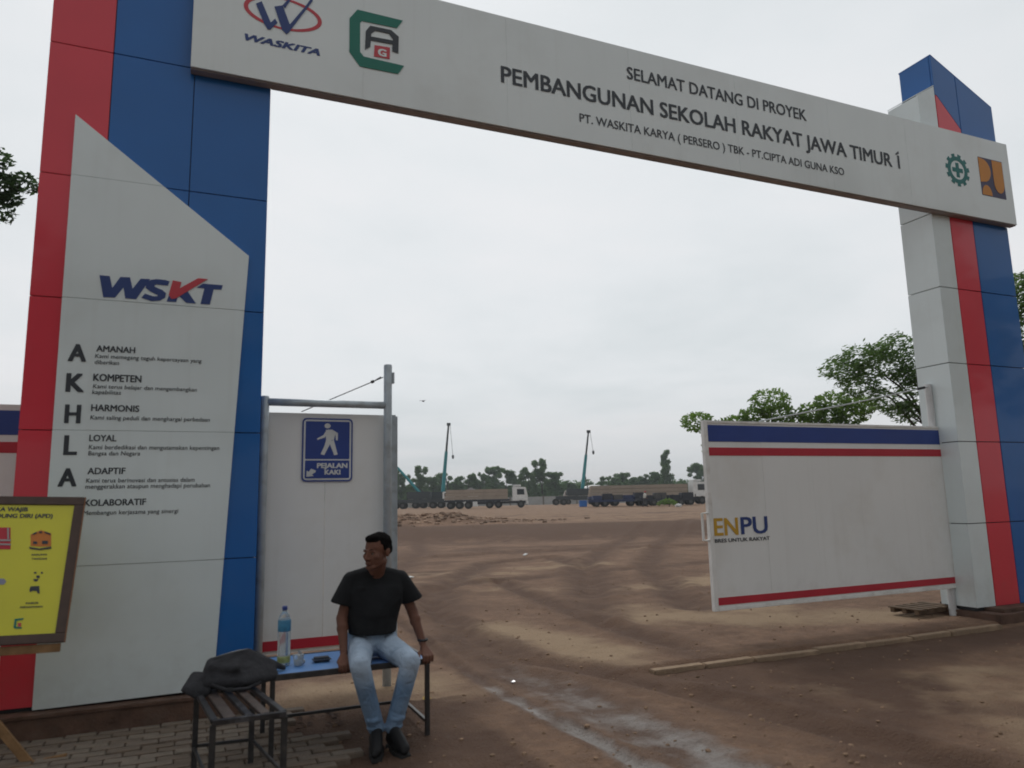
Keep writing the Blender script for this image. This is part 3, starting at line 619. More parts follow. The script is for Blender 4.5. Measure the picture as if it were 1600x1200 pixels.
def portal():
    MB().lathe([(.038, -.2), (.038, 2.80), (.034, 2.812)], (1.615, 6.6, 0), 16).build('post', m_pipe, pg, smooth=True)
    MB().lathe([(.036, -.2), (.036, 2.47), (.03, 2.485)], (.548, 6.6, 0), 16).build('post', m_pipe, pg, smooth=True)
    MB().tube([(.57, 6.6, 2.435), (1.59, 6.6, 2.435)], .033, 16).build('crossbar', m_pipe, pg, smooth=True)
    MB().box(1.652, 1.672, 6.58, 6.62, 2.64, 2.74).build('lug', m_pipe, pg)
    a, b = Vector((1.58, 6.63, 2.70)), Vector((.86, 6.66, 2.365))
    cable('stay_cable', [a, a.lerp(b, .5), b], .0045, pg)
    cable('turnbuckle', [a.lerp(b, .03)+Vector((0, 0, .012)), a.lerp(b, .12)], .006, pg); cable('turnbuckle', [a.lerp(b, .12), a.lerp(b, .125), a.lerp(b, .15), a.lerp(b, .155)], .014, pg, m_dark)
local(pg.location, portal)
pd = thing('pedestrian_gate', 'closed white pedestrian gate leaf carrying the blue walker sign', 'gate leaf', (1.1, 6.7, .34))
def pleaf():
    X0, X1, Z0, Z1 = .515, 1.725, .335, 2.355; Yq = 6.68
    for a, b in ((X0, 1.075), (1.078, 1.665)): MB().box(a, b, Yq, Yq+.012, Z0+.03, Z1).build('sheet', m_gatew, pd, bevel=.002)
    MB().box(X0, X1-.06, Yq+.013, Yq+.045, Z0, Z0+.04).box(X0, X1-.06, Yq+.013, Yq+.045, Z1-.04, Z1-.002).box(X0, X0+.04, Yq+.013, Yq+.045, Z0+.041, Z1-.041).build('frame', m_gatewf, pd)
    MB().box(1.668, 1.71, Yq-.004, Yq+.05, Z0, Z1+.004).box(1.711, 1.728, Yq-.0, Yq+.04, Z0, Z1-.01).build('edge_profile', m_pipe, pd, bevel=.003)
    MB().box(X0+.035, 1.66, Yq-.0035, Yq-.001, .365, .445).build('stripe', m_stripe, pd)
local(pd.location, pleaf)
sg = thing('pedestrian_sign', 'blue and white walking man sign fixed to the pedestrian gate', 'sign', (1.1, 6.66, 2.03))
def psign():
    x0, x1, z0, z1 = .872, 1.312, 1.755, 2.312; Ys = 6.67; wv = mat('sign_white', (.62, .64, .64), .45)
    def rr(x0, x1, z0, z1, r): 
        q = []
        for cx, cz, a0 in ((x1-r, z1-r, 0), (x0+r, z1-r, 90), (x0+r, z0+r, 180), (x1-r, z0+r, 270)):
            q += [(cx+r*math.cos(R(a0+a)), cz+r*math.sin(R(a0+a))) for a in (0, 30, 60, 90)]
        return q
    MB().prism(rr(x0, x1, z0, z1, .035), Ys-.003, Ys+.006).build('board', m_navy, sg)
    MB().prism(rr(x0+.013, x1-.013, z0+.013, z1-.013, .028), Ys-.0045, Ys-.003).build('border', wv, sg)
    sp = z0+.19
    MB().prism(rr(x0+.028, x1-.028, sp+.006, z1-.028, .008), Ys-.006, Ys-.0045).build('panel', m_navy, sg)
    MB().prism(rr(x0+.028, x1-.028, z0+.028, sp-.006, .008), Ys-.006, Ys-.0045).build('panel', m_navy, sg)
    def S(pts): return [(x0+(a-432)/(792-432)*(x1-x0), z1-(b-535)/(982-535)*(z1-z0)) for a, b in pts]
    n = 16; hd = [(609+22*math.cos(2*math.pi*i/n), 589+18*math.sin(2*math.pi*i/n)) for i in range(n)]
    printed('emblem', [S(hd), S([(597, 618), (640, 614), (668, 632), (655, 690), (600, 690), (597, 660)]), S([(600, 622), (606, 650), (590, 672), (538, 690), (536, 680), (580, 655)]),
                       S([(640, 614), (684, 640), (683, 692), (670, 690), (666, 652), (648, 640)]), S([(600, 688), (640, 690), (625, 725), (588, 797), (563, 790), (590, 728)]), S([(622, 700), (655, 690), (668, 735), (684, 792), (660, 798), (634, 735)])], Ys-.0065, wv, sg, t=.0015)
    a, b, c2 = S([(538, 888), (756, 888), (538, 851)]); text('PEJALAN', a[0], a[1], b[0]-a[0], c2[1]-a[1], Ys-.0062, wv, sg, bold=.05)
    a, b, c2 = S([(592, 934), (706, 934), (592, 898)]); text('KAKI', a[0], a[1], b[0]-a[0], c2[1]-a[1], Ys-.0062, wv, sg, bold=.05)
    printed('emblem', [S([(466, 948), (468, 905), (482, 914), (498, 892), (532, 905), (528, 918), (505, 932), (516, 944)])], Ys-.0065, wv, sg, t=.0015)
local(sg.location, psign)

# site fence running on behind both pillars
def site_fence(x0, x1, label):
    t = thing('site_fence', label, 'fence', ((x0+x1)/2, 7.2, 0))
    def f():
        n = max(1, round((x1-x0)/1.2)); w_ = (x1-x0)/n
        for i in range(n):
            a, b = x0+i*w_, x0+(i+1)*w_
            s = MB().box(a+.004, b-.004, 7.2, 7.215, .12, 2.43).build('sheet', m_gatew, t, bevel=.003)
            MB().box(a+.006, b-.006, 7.197, 7.199, 2.178, 2.38).build('stripe', m_navy, s); MB().box(a+.006, b-.006, 7.197, 7.199, 2.03, 2.12).build('stripe', m_stripe, s)
            MB().box(a-.03, a+.03, 7.22, 7.28, -.2, 2.40).build('post', m_pipe, t)
    before = set(bpy.data.objects); f()
    for o in set(bpy.data.objects)-before:
        if o.parent == t: o.location = -Vector(t.location)
site_fence(-9.7, -1.3, 'white panel fence with blue and red stripe left of the gate')
site_fence(10.65, 19.05, 'white panel fence with blue and red stripe right of the gate')
# ------------------------------------------------------------------ benches and what lies on them
bn = thing('bench', 'long black steel bench with light blue top under the seated man', 'bench', (1.02, 5.4, 0))
def bench():
    X0, X1, Y0, Y1, Z = .50, 1.545, 5.08, 5.71, .5
    MB().box(X0+.022, X1-.022, Y0+.022, Y1-.022, Z-.018, Z-.001).build('seat', mat('light_blue_laminate', (.11, .27, .60), .45, var=.12, vscale=5, dirt=(.3, .36, .45), dscale=5, dirt_amt=.5), bn, bevel=.002)
    for a in ((X0, X1, Y0, Y0+.022), (X0, X1, Y1-.022, Y1)): MB().box(*a, Z-.035, Z+.002).build('rail', m_steel, bn, bevel=.003)
    for a in ((X0, X0+.022, Y0+.0225, Y1-.0225), (X1-.022, X1, Y0+.0225, Y1-.0225)): MB().box(*a, Z-.035, Z+.002).build('rail', m_steel, bn, bevel=.003)
    for x in (X0+.004, X1-.034):
        for y in (Y0+.004, Y1-.034): MB().box(x, x+.03, y, y+.03, -.06, Z-.036).build('leg', m_steel, bn, bevel=.003)
    MB().box(X0+.035, X1-.035, Y1-.03, Y1-.01, .085, .105).build('stretcher', m_steel, bn); MB().box(X1-.03, X1-.01, Y0+.035, Y1-.035, .085, .105).build('stretcher', m_steel, bn)
local(bn.location, bench)
st = thing('slatted_bench', 'small worn black metal slatted bench in the near foreground', 'bench', (.3, 4.76, 0))
def slat():
    Z = .45; F0, F1, B0_, B1_ = Vector((.15, 4.40, Z)), Vector((.522, 4.40, Z)), Vector((.075, 5.14, Z)), Vector((.405, 5.11, Z))
    ms = mat('worn_steel_slat', (.035, .035, .04), .3, .6, metal=.4, var=.4, vscale=14, dirt=(.16, .16, .18), dscale=9, dirt_amt=.7)
    mr = mat('rusty_slat', (.045, .032, .028), .5, .5, metal=.2, var=.4, vscale=14, dirt=(.12, .07, .05), dscale=9, dirt_amt=.6)
    def bar(a, b, wd, h, name, m, z0=0):
        d = (b-a).normalized(); s_ = Vector((-d.y, d.x, 0))*wd/2; up_ = Vector((0, 0, h))
        vs = [a-s_, a+s_, b+s_, b-s_]; mb = MB(); mb.add(vs+[v-up_ for v in vs], [(0, 1, 2, 3), (7, 6, 5, 4), (0, 4, 5, 1), (1, 5, 6, 2), (2, 6, 7, 3), (3, 7, 4, 0)]); mb.build(name, m, st, bevel=.002)
    for t, wd, m in ((.03, .034, ms), (.24, .06, mr), (.5, .038, ms), (.72, .05, mr), (.97, .034, ms)):
        bar(F0.lerp(F1, t)+Vector((0, .018, 0)), B0_.lerp(B1_, t)-Vector((0, .018, 0)), wd, .022, 'slat', m)
    bar(F0, F1, .03, .026, 'rail', ms); bar(B0_, B1_, .03, .026, 'rail', ms)
    for q in (F0, F1, B0_, B1_):
        c_ = F0.lerp(B1_, .5); p_ = q + (c_-q)*.03
        MB().box(p_.x-.016, p_.x+.016, p_.y-.016, p_.y+.016, -.06, Z-.027).build('leg', m_steel, st, bevel=.003)
    for a, b in ((F0, F1), (B0_, B1_), (F0, B0_), (F1, B1_)): bar(a.lerp(b, .06)-Vector((0, 0, .31)), a.lerp(b, .94)-Vector((0, 0, .31)), .016, .018, 'stretcher', m_steel)
local(st.location, slat)

bag = thing('bag', 'slumped charcoal black bag lying across the two benches', 'bag', (.3, 5.1, .46))
def bag_():
    mb_ = mat('charcoal_fabric', (.034, .034, .038), .85, .2, var=.35, vscale=9, bump=1.0, bscale=16, dirt=(.05, .05, .055), dscale=5, dirt_amt=.6)
    blob('body', [('h', [((.14, 5.05, .50), .035), ((.155, 5.17, .60), .03), ((.40, 5.02, .50), .035), ((.37, 5.17, .632), .035), ((.50, 5.2, .56), .03), ((.54, 5.10, .49), .02), ((.14, 5.28, .53), .03), ((.48, 5.28, .53), .03)]),
                  ('h', [((.16, 5.1, .58), .03), ((.30, 5.03, .575), .022), ((.28, 5.2, .625), .03)]), ('h', [((.46, 5.15, .59), .025), ((.60, 5.2, .515), .016), ((.42, 5.25, .60), .03)])], mb_, bag, .011, 5)
    blob('flap', [('h', [((.14, 5.1, .53), .03), ((.0, 5.06, .478), .012), ((.06, 5.16, .54), .02), ((.10, 5.02, .42), .012), ((.14, 5.02, .46), .02)])], mb_, bag, .009, 3)
    MB().tube([(.16, 5.01, .50), (.25, 4.965, .468), (.36, 4.965, .466), (.44, 5.01, .485)], .011, 8).build('strap', mb_, bag, smooth=True)
    MB().tube([(.17, 5.16, .628), (.24, 5.12, .652), (.31, 5.14, .662), (.37, 5.17, .660)], .0045, 6).build('zip', m_wire, bag, smooth=True)
    MB().box(.245, .275, 4.955, 4.968, .462, .482).build('buckle', m_dark, bag)
local(bag.location, bag_)

bt = thing('water_bottle', 'large clear water bottle with blue cap on the blue bench', 'bottle', (.612, 5.36, .502))
pl = mat('clear_plastic', (.80, .88, .92), .12, .5, var=.02, trans=.75)
MB().lathe([(.036, 0), (.041, .006), (.042, .05), (.039, .06), (.042, .07), (.042, .225), (.0395, .235), (.042, .25), (.042, .29), (.036, .315), (.018, .345), (.0145, .352), (.0145, .362)], n=24).build('body', pl, bt, smooth=True)
MB().lathe([(.0425, .22), (.0432, .222), (.0432, .292), (.0425, .294)], n=24).build('label_band', mat('blue_label', (.05, .22, .38), .4, var=.3, vscale=30), bt, smooth=True)
MB().lathe([(.0425, .02), (.0432, .022), (.0432, .058), (.0425, .06)], n=24).build('label_band', mat('yellow_green_label', (.30, .33, .12), .4, var=.3, vscale=30), bt, smooth=True)
MB().lathe([(.0165, .356), (.0175, .358), (.0175, .378), (.015, .382)], n=18).build('cap', mat('blue_cap', (.02, .05, .25), .4), bt, smooth=True)
cp = thing('plastic_cup', 'crumpled clear plastic cup bag beside the bottle', 'cup', (.70, 5.30, .502))
MB().lathe([(.024, 0), (.028, .01), (.036, .07), (.034, .072)], (.0, .0, 0), 14).build('cup', pl, cp, smooth=True)
blob('crumpled_film', [('e', (.015, .02, .02), (.035, .03, .02)), ('h', [((.01, .01, .04), .012), ((.0, .0, .10), .006), ((.03, .01, .06), .009)])], mat('cloudy_film', (.5, .5, .5), .3, trans=.4), cp, .006, 1)
ph = thing('pouch', 'small dark grey pouch lying on the blue bench near the hand', 'pouch', (.86, 5.36, .502))
MB().box(-.06, .06, -.04, .04, 0, .03).build('body', mat('dark_pouch', (.03, .035, .05), .7), ph, bevel=.012)
MB().box(-.061, .061, -.041, -.039, .018, .021).build('zip', m_wire, ph)

# ------------------------------------------------------------------ the seated man
man = thing('person', 'man in black t-shirt and faded jeans sitting on bench looking left', 'person', (1.19, 5.2, 0))
def man_():
    skin = mat('brown_skin', (.15, .068, .045), .6, .25, var=.12, vscale=14, bump=.1, bscale=120)
    hc = Vector((1.192, 5.17, 1.226)); HS = 1.10; HR = Matrix.Rotation(R(-54), 3, 'Z') @ Matrix.Rotation(R(5), 3, 'X'); HM = HR @ Matrix.Diagonal((HS, HS, HS*.97))
    H = lambda x, y, z: hc + HM @ Vector((x, y, z))
    P_ = []
    E = lambda c, r: P_.append(('e', H(*c), r, HM))
    E((0, .016, .032), (.075, .091, .083)); E((0, -.026, -.03), (.062, .062, .078)); E((0, -.062, -.094), (.027, .024, .02))
    P_.append(('h', [(H(.05, .0, -.06), .016), (H(-.05, .0, -.06), .016), (H(.018, -.065, -.088), .018), (H(-.018, -.065, -.088), .018), (H(0, .0, -.04), .03)]))
    E((.026, -.074, .014), (.022, .009, .007)); E((-.026, -.074, .014), (.022, .009, .007)); E((0, -.074, .014), (.02, .012, .012))
    P_.append(('h', [(H(0, -.086, .002), .007), (H(0, -.106, -.03), .0105), (H(0, -.088, -.034), .012)])); E((.013, -.094, -.034), (.008, .011, .007)); E((-.013, -.094, -.034), (.008, .011, .007))
    E((0, -.089, -.058), (.023, .009, .0055)); E((0, -.087, -.068), (.019, .009, .006)); E((.04, -.058, -.022), (.02, .018, .02)); E((-.04, -.058, -.022), (.02, .018, .02))
    for s in (1, -1): E((s*.077, .012, -.006), (.008, .019, .029)); E((s*.081, .02, .004), (.007, .012, .018))
    neck = Vector((1.205, 5.27, 1.06)); P_.append(('c', H(0, .02, -.06), neck, .054, .062))
    # slim continuous body under the clothes
    P_.append(('h', [((1.07, 5.28, 1.02), .04), ((1.35, 5.28, 1.01), .04), ((1.20, 5.30, .90), .10), ((1.13, 5.30, .86), .07), ((1.28, 5.30, .86), .07)])); P_.append(('h', [((1.12, 5.31, .88), .08), ((1.27, 5.31, .88), .08), ((1.11, 5.33, .61), .075), ((1.27, 5.33, .61), .075)]))
    arms = []
    for sh, el, wr in (((1.045, 5.27, 1.02), (.976, 5.262, .79), (.972, 5.155, .575)), ((1.38, 5.27, 1.01), (1.468, 5.262, .80), (1.518, 5.165, .585))):
        P_.extend([('c', sh, el, .048, .037), ('c', el, wr, .040, .025)]); P_.append(('e', Vector(el)*.72+Vector(wr)*.28, (.041, .04, .05)))
    for (hx, hy, hz), s, rot in (((.958, 5.108, .535), 1, 0), ((1.522, 5.118, .535), -1, 0)):
        wr = (.972, 5.155, .575) if s == 1 else (1.518, 5.165, .585)
        P_.append(('h', [(Vector(wr), .021), ((hx-.028, hy, hz), .014), ((hx+.028, hy, hz), .014), ((hx-.028, hy-.035, hz-.002), .0125), ((hx+.028, hy-.035, hz-.002), .0125)]))
        for i, (dx, ln, rr_) in enumerate(((-.033, .8, .0085), (-.012, .95, .0093), (.0105, 1.0, .0096), (.032, .9, .0093))):
            x = hx + dx*s; q0 = Vector((x, hy-.036, hz-.001)); q1 = q0+Vector((0, -.026, -.012))*ln; q2 = q1+Vector((0, -.001, -.030))*ln; q3 = q2+Vector((0, .014, -.019))*ln
            P_.extend([('c', q0, q1, rr_*1.12, rr_), ('c', q1, q2, rr_, rr_*.93), ('c', q2, q3, rr_*.93, rr_*.8)])
        t0 = Vector((hx+s*.026, hy+.012, hz+.002)); t1 = t0+Vector((s*.026, -.028, .004)); t2 = t1+Vector((s*.010, -.03, -.004)); t3 = t2+Vector((s*.0, -.018, -.012))
        P_.extend([('c', t0, t1, .014, .012), ('c', t1, t2, .0115, .0105), ('c', t2, t3, .0105, .0085)])
    KL, KR, AL, AR = Vector((1.032, 4.925, .535)), Vector((1.362, 4.925, .525)), Vector((1.158, 5.01, .10)), Vector((1.262, 4.985, .10))
    for hp, k, a in (((1.10, 5.3, .585), KL, AL), ((1.28, 5.3, .585), KR, AR)):
        P_.extend([('c', hp, k, .06, .045), ('c', k, a, .045, .034), ('c', a, a+Vector((-.005, -.09, -.055)), .03, .018)])
    blob('body', P_, skin, man, .0048, 2, .5)
    # hair: close-cropped black cap
    blob('hair', [('e', H(0, .026, .05), (.079, .089, .075), HM), ('e', H(0, .055, .015), (.071, .062, .062), HM), ('e', H(0, -.03, .086), (.055, .045, .03), HM), ('e', H(.071, .012, .03), (.009, .03, .03), HM), ('e', H(-.071, .012, .03), (.009, .03, .03), HM)], mat('black_hair', (.006, .005, .005), .95, .05, bump=.8, bscale=160), man, .0048, 1)
    ew, ei = mat('eye_white', (.14, .11, .09), .8, .1), mat('dark_iris', (.01, .008, .007), .8, .1)
    for s in (1, -1):
        e_ = MB().add([Vector(q)*.0085 + H(s*.028, -.0715, -.002) for q in ICO2[0]], ICO2[1]).build('eye', ew, man, smooth=True)
        MB().add([Vector(q)*.0055 + H(s*.028, -.0755, -.002) for q in ICO2[0]], ICO2[1]).build('iris', ei, e_, smooth=True)
        MB().tube([H(s*.012, -.083, .020), H(s*.027, -.083, .025), H(s*.043, -.074, .021)], [.002, .003, .0015], 6).build('eyebrow', MATS['black_hair'], man, smooth=True)
    # t-shirt
    tee = mat('black_cotton', (.016, .017, .019), .9, .15, var=.25, vscale=5, bump=1.0, bscale=7)
    def ring_(c, d, r, n=12, rs=.007, sq=1.0):
        c, d = Vector(c), Vector(d).normalized(); a = d.orthogonal().normalized(); b2 = d.cross(a)
        return [(c+(a*math.cos(6.2832*i/n)+b2*math.sin(6.2832*i/n))*r, rs) for i in range(n)]
    sh = [('h', [((1.045, 5.275, 1.045), .052), ((1.375, 5.275, 1.035), .052), ((1.205, 5.285, 1.075), .060), ((1.15, 5.27, 1.07), .05), ((1.26, 5.27, 1.068), .05), ((1.095, 5.26, .90), .09), ((1.315, 5.26, .90), .09)]),
          ('h', [((1.085, 5.26, .94), .088), ((1.32, 5.26, .94), .088), ((1.10, 5.275, .76), .09), ((1.275, 5.275, .76), .09), ((1.19, 5.225, .80), .11)]),
          ('h', ring_((1.19, 5.285, .685), (0, 0, 1), .155, 16, .010) + [((1.10, 5.28, .78), .088), ((1.28, 5.28, .78), .088), ((1.19, 5.24, .78), .12)]),
          ('h', [((1.035, 5.272, 1.04), .056)] + ring_((.972, 5.262, .885), (-.30, 0, -1), .070)),
          ('h', [((1.385, 5.272, 1.03), .056)] + ring_((1.466, 5.262, .878), (.32, 0, -1), .070)),
          ('c', (1.12, 5.19, .75), (1.28, 5.175, .72), .03, .022), ('c', (1.09, 5.185, .87), (1.21, 5.15, .79), .016, .014), ('c', (1.34, 5.185, .90), (1.24, 5.15, .80), .016, .012), ('c', (1.10, 5.19, .98), (1.06, 5.2, .90), .016, .01)]
    blob('t_shirt', sh, tee, man, .0065, 2)
    MB().tube([neck+Vector((.063*math.cos(a), .0+.063*math.sin(a), .012+.012*math.sin(a))) for a in [2*math.pi*i/20 for i in range(21)]], .008, 6, cap=False).build('collar', tee, man, smooth=True)
    # jeans: faded at the knees by the material's own wear
    jm = bpy.data.materials.new('faded_denim'); jm.use_nodes = True; t = jm.node_tree; n_ = t.nodes.new; l = t.links.new; b = t.nodes['Principled BSDF']
    c = n_('ShaderNodeTexCoord'); no = n_('ShaderNodeTexNoise'); no.inputs['Scale'].default_value = 5; no.inputs['Detail'].default_value = 8; l(c.outputs['Object'], no.inputs[0])
    mx_ = None; fade = []
    for k in (KL+Vector((0, .0, .05)), KR+Vector((0, .0, .05)), KL+Vector((.03, .2, .1)), KR+Vector((-.03, .2, .1))):
        vm_ = n_('ShaderNodeVectorMath'); vm_.operation = 'DISTANCE'; l(c.outputs['Object'], vm_.inputs[0]); vm_.inputs[1].default_value = k
        r_ = n_('ShaderNodeMapRange'); l(vm_.outputs['Value'], r_.inputs[0]); r_.inputs[1].default_value = .20; r_.inputs[2].default_value = .03; fade.append(r_.outputs[0])
    acc = fade[0]
    for f in fade[1:]:
        a_ = n_('ShaderNodeMath'); a_.operation = 'MAXIMUM'; l(acc, a_.inputs[0]); l(f, a_.inputs[1]); acc = a_.outputs[0]
    a_ = n_('ShaderNodeMath'); a_.operation = 'MULTIPLY_ADD'; a_.use_clamp = True; l(no.outputs[0], a_.inputs[0]); a_.inputs[1].default_value = .7; l(acc, a_.inputs[2])
    mr_ = n_('ShaderNodeMapRange'); l(a_.outputs[0], mr_.inputs[0]); mr_.inputs[1].default_value = .25; mr_.inputs[2].default_value = 1.1
    m_ = n_('ShaderNodeMix'); m_.data_type = 'RGBA'; l(mr_.outputs[0], m_.inputs[0]); m_.inputs[6].default_value = (.13, .22, .35, 1); m_.inputs[7].default_value = (.40, .49, .60, 1); l(m_.outputs[2], b.inputs['Base Color'])
    b.inputs['Roughness'].default_value = .9; bu = n_('ShaderNodeBump'); bu.inputs['Strength'].default_value = .6; bu.inputs['Distance'].default_value = .04; n3 = n_('ShaderNodeTexNoise'); n3.inputs['Distortion'].default_value = 1.2; n3.inputs['Scale'].default_value = 11; n3.inputs['Detail'].default_value = 4; l(c.outputs['Object'], n3.inputs[0]); l(n3.outputs[0], bu.inputs['Height']); l(bu.outputs[0], b.inputs['Normal'])
    MATS['faded_denim'] = jm
    J = [('h', [((1.09, 5.33, .60), .095), ((1.29, 5.33, .60), .095), ((1.11, 5.33, .67), .07), ((1.27, 5.33, .67), .07), ((1.19, 5.26, .62), .10)])]
    for hp, k, a in (((1.105, 5.27, .592), KL, AL), ((1.275, 5.27, .592), KR, AR)):
        J += [('c', hp, k, .093, .067), ('c', k, k.lerp(a, .45), .066, .06), ('c', k.lerp(a, .45), a+Vector((0, 0, .025)), .06, .054), ('e', k.lerp(a, .93), (.058, .058, .022)), ('e', k.lerp(a, .80)+Vector((0, -.01, 0)), (.058, .056, .03)), ('c', Vector(hp).lerp(k, .55)+Vector((0, 0, .03)), k+Vector((0, -.005, .012)), .06, .06)]
    blob('jeans', J, jm, man, .007, 3)
    bl_ = mat('black_shoe', (.010, .010, .011), .6, .3)
    for a, tx in ((AL, -.045), (AR, .03)):
        hx, hy = a.x, a.y
        s_ = blob('shoe', [('h', [((hx, hy+.03, .05), .042), ((hx, hy+.0, .105), .036), ((hx+tx*.5, hy-.10, .062), .042), ((hx+tx*.9, hy-.185, .040), .034), ((hx, hy-.02, .12), .034)]), ('h', [((hx+tx*.55-.02, hy-.11, .03), .026), ((hx+tx*.55+.025, hy-.11, .03), .026), ((hx+tx-.008, hy-.20, .026), .024), ((hx, hy+.03, .03), .032)])], bl_, man, .006, 2)
        MB().prism([(hx-.035, hy+.055), (hx+.035, hy+.055), (hx+tx*.5+.05, hy-.10), (hx+tx+.03, hy-.215), (hx+tx-.03, hy-.218), (hx+tx*.5-.045, hy-.10)], -.018, .008, 'Z').build('sole', mat('rubber_sole', (.02, .02, .02), .8), s_)
    MB().tube([(1.518+.030*math.cos(q), 5.175+.028*math.sin(q), .612) for q in [2*math.pi*i/16 for i in range(17)]], .009, 6, cap=False).build('watch', m_dark, man, smooth=True)
local(man.location, man_)

# ------------------------------------------------------------------ framed safety board on its easel
eb = tag(empty('safety_board', (-.70, 5.6, .734)), 'yellow safety board in a brown frame leaning on a timber easel', 'notice board')
eb.rotation_euler = (R(-18.3), R(1.8), 0)
def board():
    W_, H_ = 1.25, .955; yel = mat('yellow_print', (.66, .62, .008), .35, .5, var=.08, vscale=1.5, coat=.5, wave=.06, bscale=3)
    fr = mat('brown_frame', (.075, .045, .034), .6, var=.2, vscale=12); ed = mat('frame_edge_wood', (.24, .11, .05), .6)
    MB().box(-W_+.05, -.05, .004, .014, .05, H_-.05).build('print', yel, eb)
    for a in ((-W_, 0, 0, .056), (-W_, 0, H_-.056, H_)): MB().box(a[0], a[1], -.008, .022, a[2], a[3]).build('frame_side', fr, eb, bevel=.003)
    for a in ((-.056, 0), (-W_, -W_+.056)): MB().box(a[0], a[1], -.008, .022, .0565, H_-.0565).build('frame_side', fr, eb, bevel=.003)
    MB().box(.0005, .006, -.006, .022, 0, H_).build('edge_strip', ed, eb)
    Y = .0035
    def tx(s, bl, br, cap, bold=.035): text(s, bl[0], bl[1], br[0]-bl[0], cap, Y, m_ink, eb, bold=bold)
    tx('KA WAJIB', (-0.502, 0.854), (-0.322, 0.847), .030); tx('LINDUNG DIRI (APD)', (-0.555, 0.809), (-0.173, 0.794), .030)
    tx('SARUNG', (-0.258, 0.555), (-0.171, 0.554), .013, .03); tx('TANGAN', (-0.254, 0.528), (-0.168, 0.526), .013, .03)
    tx('MASKER', (-0.243, 0.244), (-0.173, 0.241), .013, .03); tx('PERNAPASAN', (-0.271, 0.220), (-0.148, 0.212), .013, .03)
    printed('pictogram', [[(-0.282, 0.696), (-0.228, 0.726), (-0.167, 0.704), (-0.155, 0.617), (-0.212, 0.614), (-0.271, 0.619)]], Y, mat('orange_print', (.62, .20, .03), .5), eb)
    printed('pictogram', [[(-0.280, 0.613), (-0.218, 0.601), (-0.154, 0.613), (-0.152, 0.600), (-0.216, 0.591), (-0.271, 0.600)],[(-0.261, 0.649), (-0.239, 0.648), (-0.236, 0.631), (-0.258, 0.632)],[(-0.211, 0.652), (-0.178, 0.652), (-0.175, 0.631), (-0.207, 0.631)],[(-0.272, 0.700), (-0.252, 0.713), (-0.247, 0.704), (-0.267, 0.692)],[(-0.237, 0.713), (-0.220, 0.717), (-0.218, 0.706), (-0.236, 0.704)],[(-0.205, 0.717), (-0.170, 0.700), (-0.169, 0.691), (-0.204, 0.706)]], Y-.003, m_ink, eb)
    printed('pictogram', [[(-0.516, 0.744), (-0.402, 0.744), (-0.379, 0.599), (-0.492, 0.601)]], Y, m_stripe, eb)
    printed('pictogram', [[(-0.503, 0.664), (-0.387, 0.663), (-0.386, 0.652), (-0.501, 0.653)],[(-0.499, 0.639), (-0.383, 0.635), (-0.381, 0.625), (-0.497, 0.628)],[(-0.419, 0.740), (-0.410, 0.740), (-0.398, 0.667), (-0.407, 0.667)]], Y-.003, mat('grey_print', (.35, .34, .34), .5), eb)
    printed('pictogram', [[(-0.228, 0.448), (-0.214, 0.448), (-0.212, 0.438), (-0.226, 0.438)],[(-0.189, 0.447), (-0.178, 0.447), (-0.176, 0.437), (-0.187, 0.437)],[(-0.210, 0.425), (-0.193, 0.425), (-0.190, 0.408), (-0.208, 0.409)],[(-0.225, 0.403), (-0.196, 0.402), (-0.201, 0.388), (-0.216, 0.388)],[(-0.232, 0.356), (-0.186, 0.357), (-0.176, 0.310), (-0.187, 0.310), (-0.196, 0.327), (-0.217, 0.327), (-0.230, 0.320), (-0.236, 0.332)]], Y, m_ink, eb)
    printed('pictogram', [[(-0.448, 0.412), (-0.386, 0.410), (-0.370, 0.393), (-0.380, 0.373), (-0.442, 0.375)]], Y, mat('grey_blue_print', (.25, .26, .36), .5), eb)
    printed('emblem', [[(-0.288, 0.156), (-0.241, 0.159), (-0.243, 0.150), (-0.276, 0.143), (-0.274, 0.108), (-0.243, 0.103), (-0.242, 0.095), (-0.279, 0.097), (-0.287, 0.105)]], Y, m_green, eb); printed('emblem', [[(-0.268, 0.131), (-0.250, 0.130), (-0.247, 0.107), (-0.264, 0.108)]], Y, m_inkred, eb)
board()
ea = thing('easel', 'raw timber easel stand holding up the yellow safety board', 'easel', (-1.2, 5.85, 0))
def easel():
    def stick(a, b, w_=.035, t_=.02):
        a, b = Vector(a), Vector(b); d = (b-a); q = d.to_track_quat('Z', 'Y').to_matrix().to_4x4(); q.translation = a
        MB().box(-w_/2, w_/2, -t_/2, t_/2, 0, d.length, q).build('stick', m_rawwood, ea, bevel=.002)
    stick((-.87, 5.80, -.02), (-1.42, 5.86, .70), .03, .05); stick((-.87, 5.79, -.03), (-.66, 5.77, -.005), .03, .05); stick((-1.6, 5.72, -.02), (-.80, 5.70, -.02), .05, .03)
    stick((-1.75, 5.62, .72), (-.72, 5.62, .70), .03, .05); stick((-1.45, 5.62, -.05), (-1.40, 6.02, 1.6), .04, .03); stick((-1.72, 5.62, -.05), (-1.67, 6.02, 1.6), .04, .03); stick((-1.40, 6.22, -.12), (-1.42, 6.02, 1.5), .04, .03)
local(ea.location, easel)

